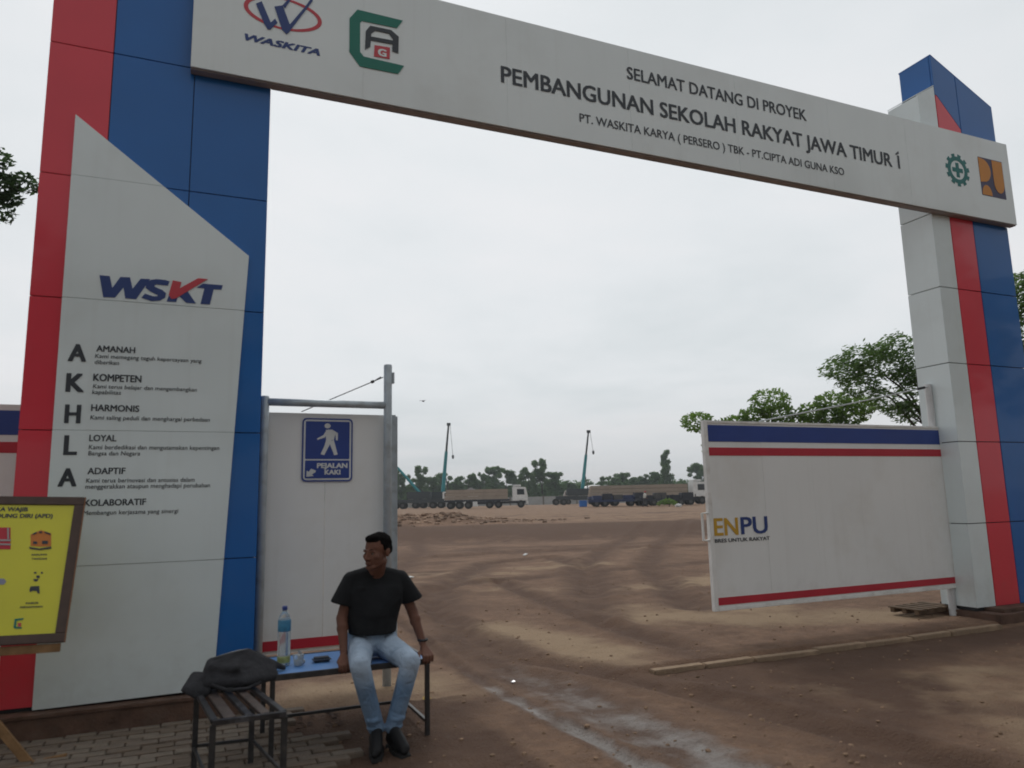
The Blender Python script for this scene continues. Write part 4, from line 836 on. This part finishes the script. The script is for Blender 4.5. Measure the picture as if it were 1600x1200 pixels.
# ------------------------------------------------------------------ small things on the ground
m_oldwood = mat('weathered_timber', (.13, .09, .06), .85, .2, var=.3, vscale=9)
pt = thing('pallet', 'small broken timber pallet on the ground left of right pillar', 'pallet', (8.72, 6.98, 0), R(6))
for y in (-.16, 0, .16): MB().box(-.42, .30, y-.03, y+.03, .04, .09).build('runner', m_oldwood, pt, bevel=.003)
for i in range(5): MB().box(-.42+i*.155, -.32+i*.155, -.22, .22, .091, .106).build('board', m_oldwood, pt, bevel=.002)
def stone(name, label, cat, loc, r, m, seed, group=None):
    rg = random.Random(seed); vs = [Vector((q.x*r*rg.uniform(.75, 1.2), q.y*r*rg.uniform(.7, 1.1), q.z*r*rg.uniform(.4, .75))) for q in ICO2[0]]
    o = MB().add(vs, ICO2[1]).build(name, m); o.location = loc; return tag(o, label, cat, group)
m_stone = mat('pale_stone', (.42, .40, .37), .9, .2, var=.2, vscale=20, bump=.5, bscale=40)
stone('stone', 'white stone lying beside the small pallet', 'stone', (8.98, 6.72, .03), .10, m_stone, 1)
lit = mat('white_litter', (.55, .55, .54), .6)
def litter(label, x, y, s, m, seed):
    rg = random.Random(seed); o = MB()
    n = 6; o.add([(s*math.cos(6.28*i/n)*rg.uniform(.6, 1), s*math.sin(6.28*i/n)*rg.uniform(.6, 1), rg.uniform(.0, .4)*s) for i in range(n)]+[(0, 0, .5*s), (0, 0, -.01)], [(i, (i+1) % n, n) for i in range(n)]+[((i+1) % n, i, n+1) for i in range(n)])
    ob = o.build('litter', m); ob.location = (x, y, gz(x, y)+.012); tag(ob, label, 'litter')
litter('shiny crumpled foil scrap lying in the wet wheel track', 2.62, 6.18, .035, mat('foil_scrap', (.7, .7, .72), .2, metal=.6), 3)
litter('yellow plastic scrap beside the right bench leg', 1.78, 5.95, .05, mat('yellow_litter', (.5, .33, .06), .5), 4)
litter('white plastic scrap far out on the dirt, left of centre', 4.2, 15.2, .10, lit, 6)
litter('white cup on the far dirt straight ahead of gate opening', 8.9, 19.9, .12, lit, 7)
def scatter(name, label, cat, n, m, gen, rmin, rmax, flat=.6, seed=5):
    rg = np.random.default_rng(seed); V = np.array([q[:] for q in ICO1[0]]); F = np.array(ICO1[1]); vs, fs = [], []
    for i in range(n):
        x, y = gen(rg); r = rmin+(rmax-rmin)*rg.random()**3
        vs.append(V*r*rg.uniform(.6, 1.2, (len(V), 1))*np.array([1, rg.uniform(.6, 1), flat]) + np.array([x, y, gz(x, y)+r*flat*.3])); fs.append(F+i*len(V))
    me = bpy.data.meshes.new(name); me.from_pydata(np.concatenate(vs).tolist(), [], np.concatenate(fs).tolist()); me.materials.append(m)
    tag(link(name, me), label, cat, kind='stuff')
clod = mat('dirt_clod', (.27, .18, .12), .95, .15, var=.4, vscale=3)
def g_near(rg):
    d = 4.2*(1+6*rg.random()**1.4); a = R(rg.uniform(-16, 62)); return d*math.sin(a), d*math.cos(a)
scatter('dirt_clods', 'loose dirt clods and gravel strewn over the brown ground', 'gravel', 4200, clod, g_near, .004, .024)
scatter('rubble', 'heap of pale broken rubble far behind the tall post', 'rubble', 1300, mat('rubble_stone', (.27, .19, .14), .95, .15, var=.55, vscale=.8), lambda rg: (11.2+rg.normal()*3.0, 37.0+rg.normal()*1.5), .03, .2, .5, 9)
dl = MB(); rg_ = random.Random(4)
for i in range(70):
    x, y = rg_.uniform(.5, 1.1), rg_.uniform(5.7, 6.15); s = rg_.uniform(.015, .045); a = rg_.uniform(0, 6.28); z = gz(x, y)+.01; c_, s_ = math.cos(a)*s, math.sin(a)*s
    dl.add([(x-c_, y-s_, z), (x+s_*.5, y-c_*.5, z+.012), (x+c_, y+s_, z+rg_.uniform(0, .02)), (x-s_*.5, y+c_*.5, z+.01)], [(0, 1, 2, 3)])
tag(dl.build('dry_leaves', mat('dead_leaf', (.07, .04, .028), .9, var=.5, vscale=20)), 'dead brown leaves and twigs on the soil under the bench', 'leaves', kind='stuff')

# ------------------------------------------------------------------ trees
def leafmat(name, c1, c2):
    """leaf: glossy surface plus light coming through the blade"""
    m = mat(name, c1, .5, .35, vcol2=c2, vscale=.9); t = m.node_tree; b = t.nodes['Principled BSDF']
    src = b.inputs['Base Color'].links[0].from_socket; tr = t.nodes.new('ShaderNodeBsdfTranslucent'); t.links.new(src, tr.inputs[0])
    ms = t.nodes.new('ShaderNodeMixShader'); ms.inputs[0].default_value = .55; out = [n for n in t.nodes if n.type == 'OUTPUT_MATERIAL'][0]
    t.links.new(b.outputs[0], ms.inputs[1]); t.links.new(tr.outputs[0], ms.inputs[2]); t.links.new(ms.outputs[0], out.inputs[0])
    return m
lf_a = leafmat('acacia_leaf', (.10, .19, .03), (.20, .32, .06)); lf_b = leafmat('feather_leaf', (.09, .165, .05), (.16, .26, .07))
lf_d = leafmat('dark_leaf', (.035, .07, .03), (.07, .12, .045)); lf_f = leafmat('far_leaf', (.06, .13, .04), (.12, .22, .06))
bark = mat('bark', (.06, .045, .034), .9, .2, var=.3, vscale=6, bump=.6, bscale=25)
def limb_tree(t, base, pts, trunk_r, top):
    """tapered trunk and limbs reaching into every clump; base/top world points, parent at base"""
    mb = MB(); b = Vector(base); tp = Vector(top)
    mid = b.lerp(tp, .5)+Vector((.15, -.1, 0)); mb.tube([b-Vector((0, 0, .3)), b.lerp(mid, .5), mid, tp], [trunk_r*1.25, trunk_r, trunk_r*.8, trunk_r*.5], 10)
    for i, q in enumerate(pts):
        q = Vector(q); s = mid.lerp(tp, .2+.75*((i*.37) % 1)); m1 = s.lerp(q, .5)+Vector((0, 0, .12*(q-s).length)); r = trunk_r*.35
        mb.tube([s, m1, q], [r, r*.6, r*.15], 6, cap=False)
    return mb
def near_tree(name, label, base, clumps, leaf_size, per, m, trunk_r, top, thin=.45, droop=None, sprays=False, group=None):
    t = thing(name, label, 'tree', base, 0, group); off = Vector(base)
    cl = [(x-off.x, y-off.y, z-off.z, r*1.0, r*1.0, r*.62) for x, y, z, r in clumps]
    pts = clump_points(cl, per)
    if sprays:   # feathery: every twig carries a row of narrow drooping leaflets
        d0 = rng.normal(size=(len(pts), 3)); d0[:, 2] = d0[:, 2]*.35-.25; d0 /= np.linalg.norm(d0, axis=1)[:, None]
        k = 7; st_ = np.linspace(-.16, .16, k)
        pts = (pts[:, None]+d0[:, None]*st_[None, :, None]+rng.normal(size=(len(pts), k, 3))*.018).reshape(-1, 3)
    me = leafmesh('crown', pts, leaf_size, m, thin, droop=droop)
    link('crown', me, t)
    limb_tree(t, (0, 0, 0), [c_[:3] for c_ in cl], trunk_r, Vector(top)-off).build('trunk', bark, t, smooth=True)
    return t
A_ = [(18.24, 23.82, 4.44), (18.76, 23.41, 4.11), (19.36, 22.92, 4.22), (19.84, 22.50, 4.58), (20.34, 22.05, 5.14), (20.52, 21.88, 4.65), (20.95, 21.47, 4.05), (21.38, 21.04, 4.58), (21.90, 20.51, 4.96), (21.82, 20.59, 4.37), (22.31, 20.06, 4.41), (22.54, 19.80, 4.72), (19.87, 22.48, 3.71), (20.87, 21.55, 3.41), (21.82, 20.59, 3.58), (18.76, 23.41, 3.41), (19.48, 22.81, 3.12), (21.32, 21.11, 2.90), (22.27, 20.11, 3.66)]
near_tree('acacia_tree', 'bright green spreading tree above the middle of the gate leaf', (20.4, 22.2, .1), [(x, y, z, random.uniform(.55, .85)) for x, y, z in A_], .075, 1050, lf_a, .16, (20.4, 22.2, 3.9), .5)
B_ = [(14.82, 13.43, 4.61), (15.10, 13.12, 4.84), (15.03, 13.20, 4.17), (15.40, 12.76, 4.63), (15.60, 12.51, 4.99), (15.73, 12.35, 4.26), (15.50, 12.64, 3.79), (15.98, 12.02, 4.37), (16.25, 11.66, 4.94), (16.36, 11.50, 4.30), (16.67, 11.05, 4.69), (16.85, 10.78, 5.39), (17.07, 10.43, 5.63), (17.25, 10.11, 5.71), (17.38, 9.89, 6.11), (17.10, 10.37, 5.02), (17.21, 10.19, 4.55), (15.64, 12.47, 3.42), (17.45, 9.78, 5.21), (16.54, 11.24, 3.67), (16.89, 10.71, 3.90), (16.09, 11.88, 3.44), (17.14, 10.30, 6.12)]
near_tree('feathery_tree', 'darker feathery-leaved tree showing both sides of the right pillar', (15.8, 11.8, 0), [(x, y, z, random.uniform(.38, .62)) for x, y, z in B_], .060, 270, lf_b, .11, (16.0, 12.0, 3.6), .3, droop=np.array([-.75, .2, -.28]), sprays=True)
C_ = [(-2.59, 11.72, 6.03), (-2.78, 11.67, 6.11), (-2.51, 11.73, 5.86), (-2.68, 11.70, 5.65), (-2.36, 11.77, 6.14), (-2.92, 11.64, 5.87), (-3.00, 11.62, 5.58), (-2.75, 11.68, 6.42), (-2.93, 11.64, 6.42), (-2.99, 11.62, 6.15), (-3.16, 11.58, 5.90), (-3.35, 11.52, 5.76), (-3.56, 11.46, 6.05), (-3.26, 11.55, 6.33), (-3.45, 11.49, 5.46), (-3.77, 11.39, 5.64), (-3.04, 11.61, 5.21), (-3.54, 11.47, 5.01), (-3.97, 11.32, 5.24), (-3.92, 11.34, 6.03)]
near_tree('roadside_tree', 'dark leafy tree branch reaching in at the far left edge', (-4.2, 12.2, 0), [(x, y, z, random.uniform(.16, .30)) for x, y, z in C_], .05, 800, lf_d, .16, (-4.0, 12.0, 4.6), .45)
# the row of big shade trees across the road, behind the photographer: the gate cladding mirrors them
for i, (x, y, h, r) in enumerate([(-10, -12, 9.5, 4.6), (-1.5, -13, 10.5, 5.2), (7, -12, 9.5, 4.8), (16, -13, 11, 5.4), (27, -8, 12, 5.4), (-18, -5, 9, 4.4), (20, -4, 12.5, 5.2), (31, 1, 12, 5)]):
    cl = []
    for k in range(26):
        a = random.uniform(0, 6.28); q = math.sqrt(random.random())*r*.85; zz_ = h*.38+random.random()*h*.55*(1-.35*(q/r)**2)
        cl.append((x+q*math.cos(a), y+q*math.sin(a), zz_, random.uniform(1.0, 1.7)))
    near_tree('shade_tree', 'large shade tree across the road behind the photographer', (x, y, 0), cl, .23, 110, lf_d, .28, (x, y, h*.6), .55, group='shade trees across the road')

# distant tree line: each tree its own crown and trunk, few shared shapes
def far_variant(seed, narrow=False):
    rg = random.Random(seed); cl = []
    for k in range(40):
        a = rg.uniform(0, 6.28); q = rg.random()**.7*(.2 if narrow else .52); z = rg.uniform(.12, .93); q *= (1.15-z*.6)
        cl.append((q*math.cos(a), q*math.sin(a), z, rg.uniform(.07, .14), rg.uniform(.07, .14), rg.uniform(.05, .10)))
    cm = leafmesh('crown', clump_points(cl, 2300, .2), .024, lf_f, .6)
    tm = MB().tube([(0, 0, -.08), (.01, 0, .3), (0, .01, .7)], [.026, .02, .008], 6).tube([(0, 0, .3), (.12, .05, .6)], [.012, .004], 5).tube([(0, 0, .35), (-.14, -.03, .65)], [.012, .004], 5).mesh('trunk', bark)
    return cm, tm
FV = [far_variant(s) for s in range(5)]; FN = far_variant(9, True)
def far_tree(x, y, h, w_, var, label, group='trees along the far edge of the site'):
    t = thing('field_tree', label, 'tree', (x, y, gz(x, y)), random.uniform(0, 6.28), group)
    cm, tm = var; link('crown', cm, t); link('trunk', tm, t); t.scale = (w_, w_, h)
def pxdir(px, D): # azimuth read off the photograph, laid out on the ground at distance D
    a = R(23.386)+math.atan((px-800)/1156.7/math.cos(R(9))); return D*math.sin(a), D*math.cos(a)
FT = [(612, 734, 26), (630, 740, 22), (655, 728, 26), (676, 744, 24), (692, 736, 24), (710, 744, 22), (730, 742, 28), (748, 738, 24), (768, 727, 30), (788, 731, 26), (803, 738, 24), (822, 730, 26), (842, 716, 30), (862, 736, 26), (882, 752, 26), (905, 756, 26), (928, 752, 26), (948, 744, 26), (966, 738, 26), (984, 744, 26), (1003, 741, 26), (1018, 738, 22), (1048, 756, 18), (1066, 762, 18), (1080, 722, 26), (1098, 728, 28), (1112, 736, 26)]
marks = [(690, 'the upright teal crane'), (805, 'the left truck cab'), (903, 'the leaning crane'), (1033, 'the tall narrow tree'), (1098, 'the gate leaf edge')]
words = ['first', 'second', 'third', 'fourth', 'fifth', 'sixth', 'seventh']
taken = {}
def far_label(px, wd, yt):
    k = min(range(len(marks)), key=lambda i: abs(marks[i][0]-px)); side = 'left' if px < marks[k][0] else 'right'
    sibs = sorted([q[0] for q in FT if min(range(len(marks)), key=lambda i: abs(marks[i][0]-q[0])) == k and (q[0] < marks[k][0]) == (side == 'left')], key=lambda v: abs(v-marks[k][0]))
    return '%s far tree, %s one %s of %s' % ('tall round' if yt < 735 else 'low broad', words[min(sibs.index(px), 6)], side, marks[k][1])
FT_all = [(q, far_label(*[q[0], q[2], q[1]])) for q in FT]
for px in list(range(330, 600, 26))+list(range(1140, 1690, 27)): FT_all.append(((px, random.uniform(732, 750), 27), 'dark round-crowned tree beyond the site, hidden behind gate and fence'))
for i, ((px, yt, wd), lb) in enumerate(FT_all):
    D = 225+random.uniform(-12, 12); x, y = pxdir(px, D); hor = 784-.0228*(px-720)
    far_tree(x, y, (hor-yt)*D/1150+.95, wd*D/1150*1.6, FV[i % 5], lb)
x, y = pxdir(1033, 222); far_tree(x, y, (777-703)*222/1150+.9, 8.5, FN, 'tall narrow dark tree rising above the far tree line', None)
cl = []
for px in range(300, 1700, 7):   # the thicket below them reads as one mass
    D = 238+random.uniform(-6, 10); x, y = pxdir(px, D); h = random.uniform(2.8, 4.2); cl.append((x, y, .7+h*.9, 3.0, 3.0, h))
tag(link('thicket', leafmesh('thicket', clump_points(cl, 230, .3), .40, lf_f, .6)), 'continuous dark green thicket along the far edge of the site', 'thicket', kind='stuff')

# ------------------------------------------------------------------ far building site
RZc = -R(23.4); GZ = .64
m_teal2 = mat('crane_teal', (.02, .25, .28), .45, .5, var=.1, vscale=1, dirt=(.08, .09, .08), dscale=2, dirt_amt=.4)
m_cdark = mat('crane_dark', (.035, .045, .05), .5); m_tyre = mat('tyre_rubber', (.014, .014, .014), .85); m_rim = mat('wheel_rim', (.07, .07, .07), .6)
m_cab = mat('white_cab_paint', (.72, .73, .72), .35, .5, dirt=(.5, .45, .38), dscale=1.5, dirt_amt=.4); m_glass = mat('dark_window_glass', (.02, .025, .03), .1, .6); m_chas = mat('dark_chassis', (.025, .028, .04), .7); m_bluech = mat('blue_chassis', (.025, .04, .11), .7)
m_pile = mat('concrete_pile', (.36, .30, .245), .9, .2, var=.15, vscale=1, dirt=(.17, .14, .11), dscale=1, dirt_amt=.5)
def wheel(parent, x, y, r=.5):
    o = MB().tube([(x, y-.15, r), (x, y+.15, r)], r, 16).build('wheel', m_tyre, parent); MB().tube([(x, y-.16, r), (x, y+.16, r)], r*.5, 10).build('rim', m_rim, o)
def truck(px, D, L_, label, cabw, load_label, col, lift=0):
    x, y = pxdir(px, D); t = thing('semi_truck', label, 'truck', (x, y, GZ-.02), RZc)
    MB().prism([(L_-2.1, .95), (L_-.02, .95), (L_, 1.6), (L_-.25, 2.75), (L_-2.1, 2.85)], -1.2, 1.2).build('cab', cabw, t, bevel=.06)
    MB().box(L_-.25, L_+.06, -1.18, 1.18, .45, .94).build('bumper', cabw, t, bevel=.03)
    MB().prism([(L_-1.45, 1.75), (L_-.45, 1.75), (L_-.5, 2.5), (L_-1.45, 2.5)], -1.215, 1.215).build('side_window', m_glass, t)
    MB().box(L_-2.0, L_-.9, -1.1, 1.1, 2.87, 3.1).build('roof_spoiler', cabw, t, bevel=.05)
    MB().add([(L_+.005, -1.05, 1.72), (L_+.005, 1.05, 1.72), (L_-.2, 1.02, 2.6), (L_-.2, -1.02, 2.6)], [(0, 1, 2, 3)]).add([(L_-.03, -1.05, 1.72), (L_-.03, 1.05, 1.72), (L_-.24, 1.02, 2.6), (L_-.24, -1.02, 2.6)], [(3, 2, 1, 0)]).build('windscreen', m_glass, t)
    MB().box(L_-5, L_-.3, -.5, .5, .6, .9).build('chassis', m_chas, t)
    MB().box(0, L_-2.5, -1.2, 1.2, .95, 1.2).build('trailer_bed', col, t); MB().box(L_*.40, L_*.62, -1.15, -.8, .55, .94).build('side_box', col, t)
    for x_ in (.9, 2.1, 3.3, L_-5.2, L_-4.0, L_-.95):
        for y_ in (-1.0, 1.0): wheel(t, x_, y_)
    z = 1.22; ld = thing('concrete_piles', load_label, 'concrete piles', (x, y, GZ-.02), RZc)
    for k in range(3):
        for j in range(4):
            MB().box(.1+.1*k, L_-2.7-.1*j, -1.1+j*.56, -1.1+j*.56+.52, z+k*.46, z+k*.46+.43).build('pile', m_pile, ld, bevel=.02)
truck(693, 103, 11.4, 'white cabbed truck on the left with long load of piles', m_cab, 'long grey piles loaded on the left truck', m_chas)
truck(912, 96, 15.2, 'white cabbed truck near the gate leaf edge with long load', m_cab, 'long grey piles loaded on the right truck', m_bluech)
def low_trailer(px, D, label, col, n, mt):
    x, y = pxdir(px, D); t = thing('low_trailer', label, 'trailer', (x, y, GZ-.02), RZc)
    MB().box(0, 7, -1.05, 1.05, .55, .8).build('bed', col, t, bevel=.03)
    for k in range(6): MB().box(.1+k*1.3, .2+k*1.3, -1.05, -.98, .8, 1.25).build('stake', col, t)
    for k in range(n):
        a = .5+k*6.2/n; h = random.uniform(.35, .8); MB().box(a, a+5.4/n, -.8, .8, .81, .81+h).build('stacked_crate', mt[k % len(mt)], t, bevel=.04)
    for x_ in (.9, 1.9, 5, 6.1):
        for y_ in (-.85, .85): wheel(t, x_, y_, .4)
low_trailer(912, 90, 'low trailer with dark blue stacks below the leaning crane', m_bluech, 5, (m_bluech, m_chas, m_rim))
low_trailer(985, 88, 'low trailer with dark stacks before the long pile load', m_chas, 4, (m_chas, m_rim, m_chas))
def crane(px, D, top, label, hook_dy, heavy=1.0, stub=False):
    x, y = pxdir(px, D); t = thing('mobile_crane', label, 'crane', (x, y, GZ), RZc)
    MB().box(-4.5, 3.5, -1.25, 1.25, .9, 1.5).build('carrier', m_cdark, t, bevel=.05); MB().box(3.2, 5.0, -1.2, 1.2, 1.0, 2.6).build('cab', m_cab, t, bevel=.1); MB().box(3.5, 4.4, -1.21, 1.21, 1.8, 2.4).build('side_window', m_glass, t)
    MB().box(-2.6, 1.2, -1.1, 1.1, 1.55, 2.7).build('turntable', m_cdark, t, bevel=.1)
    for x_ in (-4.5, -3.2, 1.6, 2.9):
        for y_ in (-1.1, 1.1): wheel(t, x_, y_, .55)
    a = Vector((0, 0, 1.9)); b = Vector(top); d = b-a
    MB().tube([a, a+d*.62], [.36*heavy, .27*heavy], 8).build('boom', m_teal2, t); MB().tube([a+d*.6, a+d], [.19*heavy, .15*heavy], 8).build('boom_extension', m_cdark, t)
    MB().box(b.x-.3, b.x+.35, -.2, .2, b.z-.2, b.z+.25).build('boom_head', m_cdark, t)
    h = b+Vector((.25, 0, 0)); e_ = Vector((h.x+.45, 0, h.z-hook_dy))
    MB().tube([h, e_], .035, 5).build('hoist_cable', m_cdark, t); MB().lathe([(.08, .35), (.2, .2), (.2, -.15), (.06, -.35)], e_, 8).build('hook_block', m_cdark, t)
    MB().tube([a+Vector((1.2, 0, -.2)), a+d*.35], .09, 6).build('ram', m_rim, t)
crane(690, 128, (1.15, 0, 14.2), 'tall teal crane standing nearly upright behind the left truck', 5.6)
crane(903, 128, (1.5, 0, 12.4), 'teal crane leaning right over the long pile load', 3.6, .9)
crane(661, 122, (-6.8, 0, 9.6), 'low crane with boom slanting up left behind gate post', 3.0, .75)
# white site wall at the back, sheds, mixer
x0_, y0_ = pxdir(200, 185); x1_, y1_ = pxdir(1750, 185)
d_ = Vector((x1_-x0_, y1_-y0_, 0)); bw = thing('boundary_wall', 'long low white boundary wall in front of the far trees', 'wall', (x0_, y0_, .6), math.atan2(d_.y, d_.x))
nseg = 60; sl = d_.length/nseg
wm = MB().box(.05, sl-.05, -.06, .06, -.4, 1.7).mesh('panel', mat('weathered_white_wall', (.36, .37, .37), .8, dirt=(.25, .24, .22), dscale=.4, dirt_amt=.6)); pm_ = MB().box(-.15, .15, -.15, .15, -.4, 1.9).mesh('post', m_concrete)
for i in range(nseg):
    a = link('panel', wm, bw); a.location = (i*sl, 0, 0); b = link('post', pm_, bw); b.location = (i*sl, 0, 0)
def shed(px, D, w_, h, col, label, roof=True):
    x, y = pxdir(px, D); t = thing('site_shed', label, 'shed', (x, y, GZ), RZc)
    MB().box(0, w_, -1.5, 1.5, 0, h).build('wall', col, t)
    MB().prism([(-.2, h+.01), (w_+.2, h+.01), (w_*.5, h+.7)], -1.7, 1.7).build('roof', mat('shed_roof', (.3, .3, .31), .6), t); MB().box(w_*.3, w_*.3+.9, -1.52, -1.49, .1, 1.9).build('door', m_cdark, t); MB().box(w_*.65, w_*.65+.8, -1.52, -1.49, 1, 1.8).build('window', m_glass, t)
shed(724, 150, 2.6, 3.0, m_cab, 'small white shed seen over the left pile load'); shed(925, 165, 4.2, 3.2, mat('red_brown_wall', (.3, .13, .09), .8), 'little red-brown shed in front of the far trees')
shed(640, 150, 3, 2.3, mat('grey_shed_wall', (.3, .3, .28), .8), 'low grey shed behind the slanting boom')
x, y = pxdir(888, 140); t = thing('mixer_truck', 'concrete mixer truck with white drum left of leaning crane', 'truck', (x, y, GZ), RZc)
MB().tube([(1.2, 0, 1.7), (2.2, 0, 2.1), (4.2, 0, 2.5), (5.4, 0, 3.0)], [.5, 1.15, 1.1, .5], 14).build('drum', m_cab, t, smooth=True); MB().box(0, 6, -1.1, 1.1, .8, 1.1).build('chassis', m_chas, t); MB().prism([(-1.6, .8), (0, .8), (0, 2.6), (-1.3, 2.6), (-1.6, 1.7)], -1.1, 1.1).build('cab', mat('mixer_cab', (.4, .36, .32), .5), t, bevel=.05); MB().box(-1.3, -.4, -1.12, 1.12, 1.7, 2.3).build('side_window', m_glass, t)
for x_ in (-.8, 3.8, 5.1):
    for y_ in (-.95, .95): wheel(t, x_, y_, .5)
x, y = pxdir(904, 93); t = thing('crate', 'bright blue crate on the ground under the leaning crane', 'crate', (x, y, GZ), RZc)
MB().box(-.45, .45, -.4, .4, 0, .7).build('body', mat('bright_blue', (.02, .15, .5), .5), t, bevel=.03); MB().box(-.48, .48, -.43, .43, .701, .78).build('lid', mat('bright_blue', (.02, .15, .5), .5), t)
# worker on the field
x, y = pxdir(998, 84); wk = thing('person', 'distant site worker in white shirt and red cap walking', 'person', (x, y, gz(x, y)), RZc)
blob('body', [('c', (0, 0, .95), (.05, 0, 1.35), .13, .15), ('c', (.05, 0, 1.4), (.08, 0, 1.5), .06, .06), ('e', (.1, 0, 1.6), (.09, .08, .12)), ('c', (.05, -.18, 1.36), (.15, -.24, 1.08), .05, .04), ('c', (.15, -.24, 1.08), (.30, -.2, .9), .04, .035), ('c', (.05, .18, 1.36), (-.05, .24, 1.1), .05, .04), ('c', (-.05, .24, 1.1), (.05, .24, .88), .04, .035), ('c', (0, -.08, .9), (.18, -.1, .5), .08, .06), ('c', (.18, -.1, .5), (.22, -.1, .08), .055, .045), ('c', (0, .08, .9), (-.08, .1, .5), .08, .06), ('c', (-.08, .1, .5), (-.28, .1, .1), .055, .045), ('c', (.22, -.1, .05), (.38, -.1, .04), .045, .035), ('c', (-.28, .1, .07), (-.14, .1, .03), .045, .035)], mat('brown_skin', (.115, .052, .034)), wk, .022, 2)
blob('shirt', [('c', (0, 0, .98), (.05, 0, 1.36), .155, .175), ('c', (.05, -.18, 1.36), (.12, -.23, 1.15), .07, .06), ('c', (.05, .18, 1.36), (-.02, .23, 1.15), .07, .06)], mat('white_shirt', (.55, .55, .52), .8), wk, .022, 2)
blob('trousers', [('c', (0, 0, .92), (0, 0, .98), .16, .155), ('c', (0, -.08, .9), (.18, -.1, .5), .1, .08), ('c', (.18, -.1, .5), (.22, -.1, .14), .075, .065), ('c', (0, .08, .9), (-.08, .1, .5), .1, .08), ('c', (-.08, .1, .5), (-.26, .1, .16), .075, .065)], m_chas, wk, .022, 2)
MB().lathe([(.14, 1.62), (.12, 1.70), (.06, 1.76)], (.1, 0, 0), 12).build('cap', mat('red_cap', (.35, .04, .04), .6), wk)
x, y = pxdir(1034, 82); near_tree('bush', 'small bright green bush out on the flat site', (x, y, gz(x, y)), [(x-.7, y, 1.05, .45), (x, y, 1.15, .55), (x+.6, y, 1.0, .45), (x-1.2, y, .9, .3)], .09, 380, lf_a, .04, (x, y, 1.1), .5)
x, y = pxdir(1049, 80); o = stone('sack', 'white sack lying on the site beside the green bush', 'sack', (x, y, gz(x, y)+.15), .42, lit, 12)
# a bird in the sky
a_ = Vector([(12.74, 43.16, 7.66)][0]); bd = thing('bird', 'small dark bird flying in the open sky right of the post', 'bird', a_, R(40))
MB().tube([(-.12, 0, 0), (-.04, 0, .01), (.06, 0, .01), (.13, 0, .0)], [.012, .045, .04, .01], 8).build('body', m_dark, bd, smooth=True)
for s in (1, -1): MB().add([(.06, s*.02, .01), (-.04, s*.02, .01), (-.03, s*.16, .07), (.03, s*.15, .07), (-.05, s*.3, .02)], [(0, 1, 2, 3), (3, 2, 4)]).add([(.06, s*.02, .004), (-.04, s*.02, .004), (-.03, s*.16, .064), (.03, s*.15, .064), (-.05, s*.3, .018)], [(3, 2, 1, 0), (4, 2, 3)]).build('wing', m_dark, bd)

# ------------------------------------------------------------------ humid air over the site
hb = MB().box(-420, 640, -60, 700, -1.6, 24).build('haze', None)
hm = bpy.data.materials.new('haze'); hm.use_nodes = True; t = hm.node_tree; t.nodes.clear()
pv = t.nodes.new('ShaderNodeVolumePrincipled'); pv.inputs['Color'].default_value = (.82, .88, .92, 1); pv.inputs['Density'].default_value = .0006; pv.inputs['Anisotropy'].default_value = .2
ho = t.nodes.new('ShaderNodeOutputMaterial'); t.links.new(pv.outputs[0], ho.inputs['Volume']); hb.data.materials.append(hm)
tag(hb, 'thin humid haze hanging over the whole building site', kind='stuff')
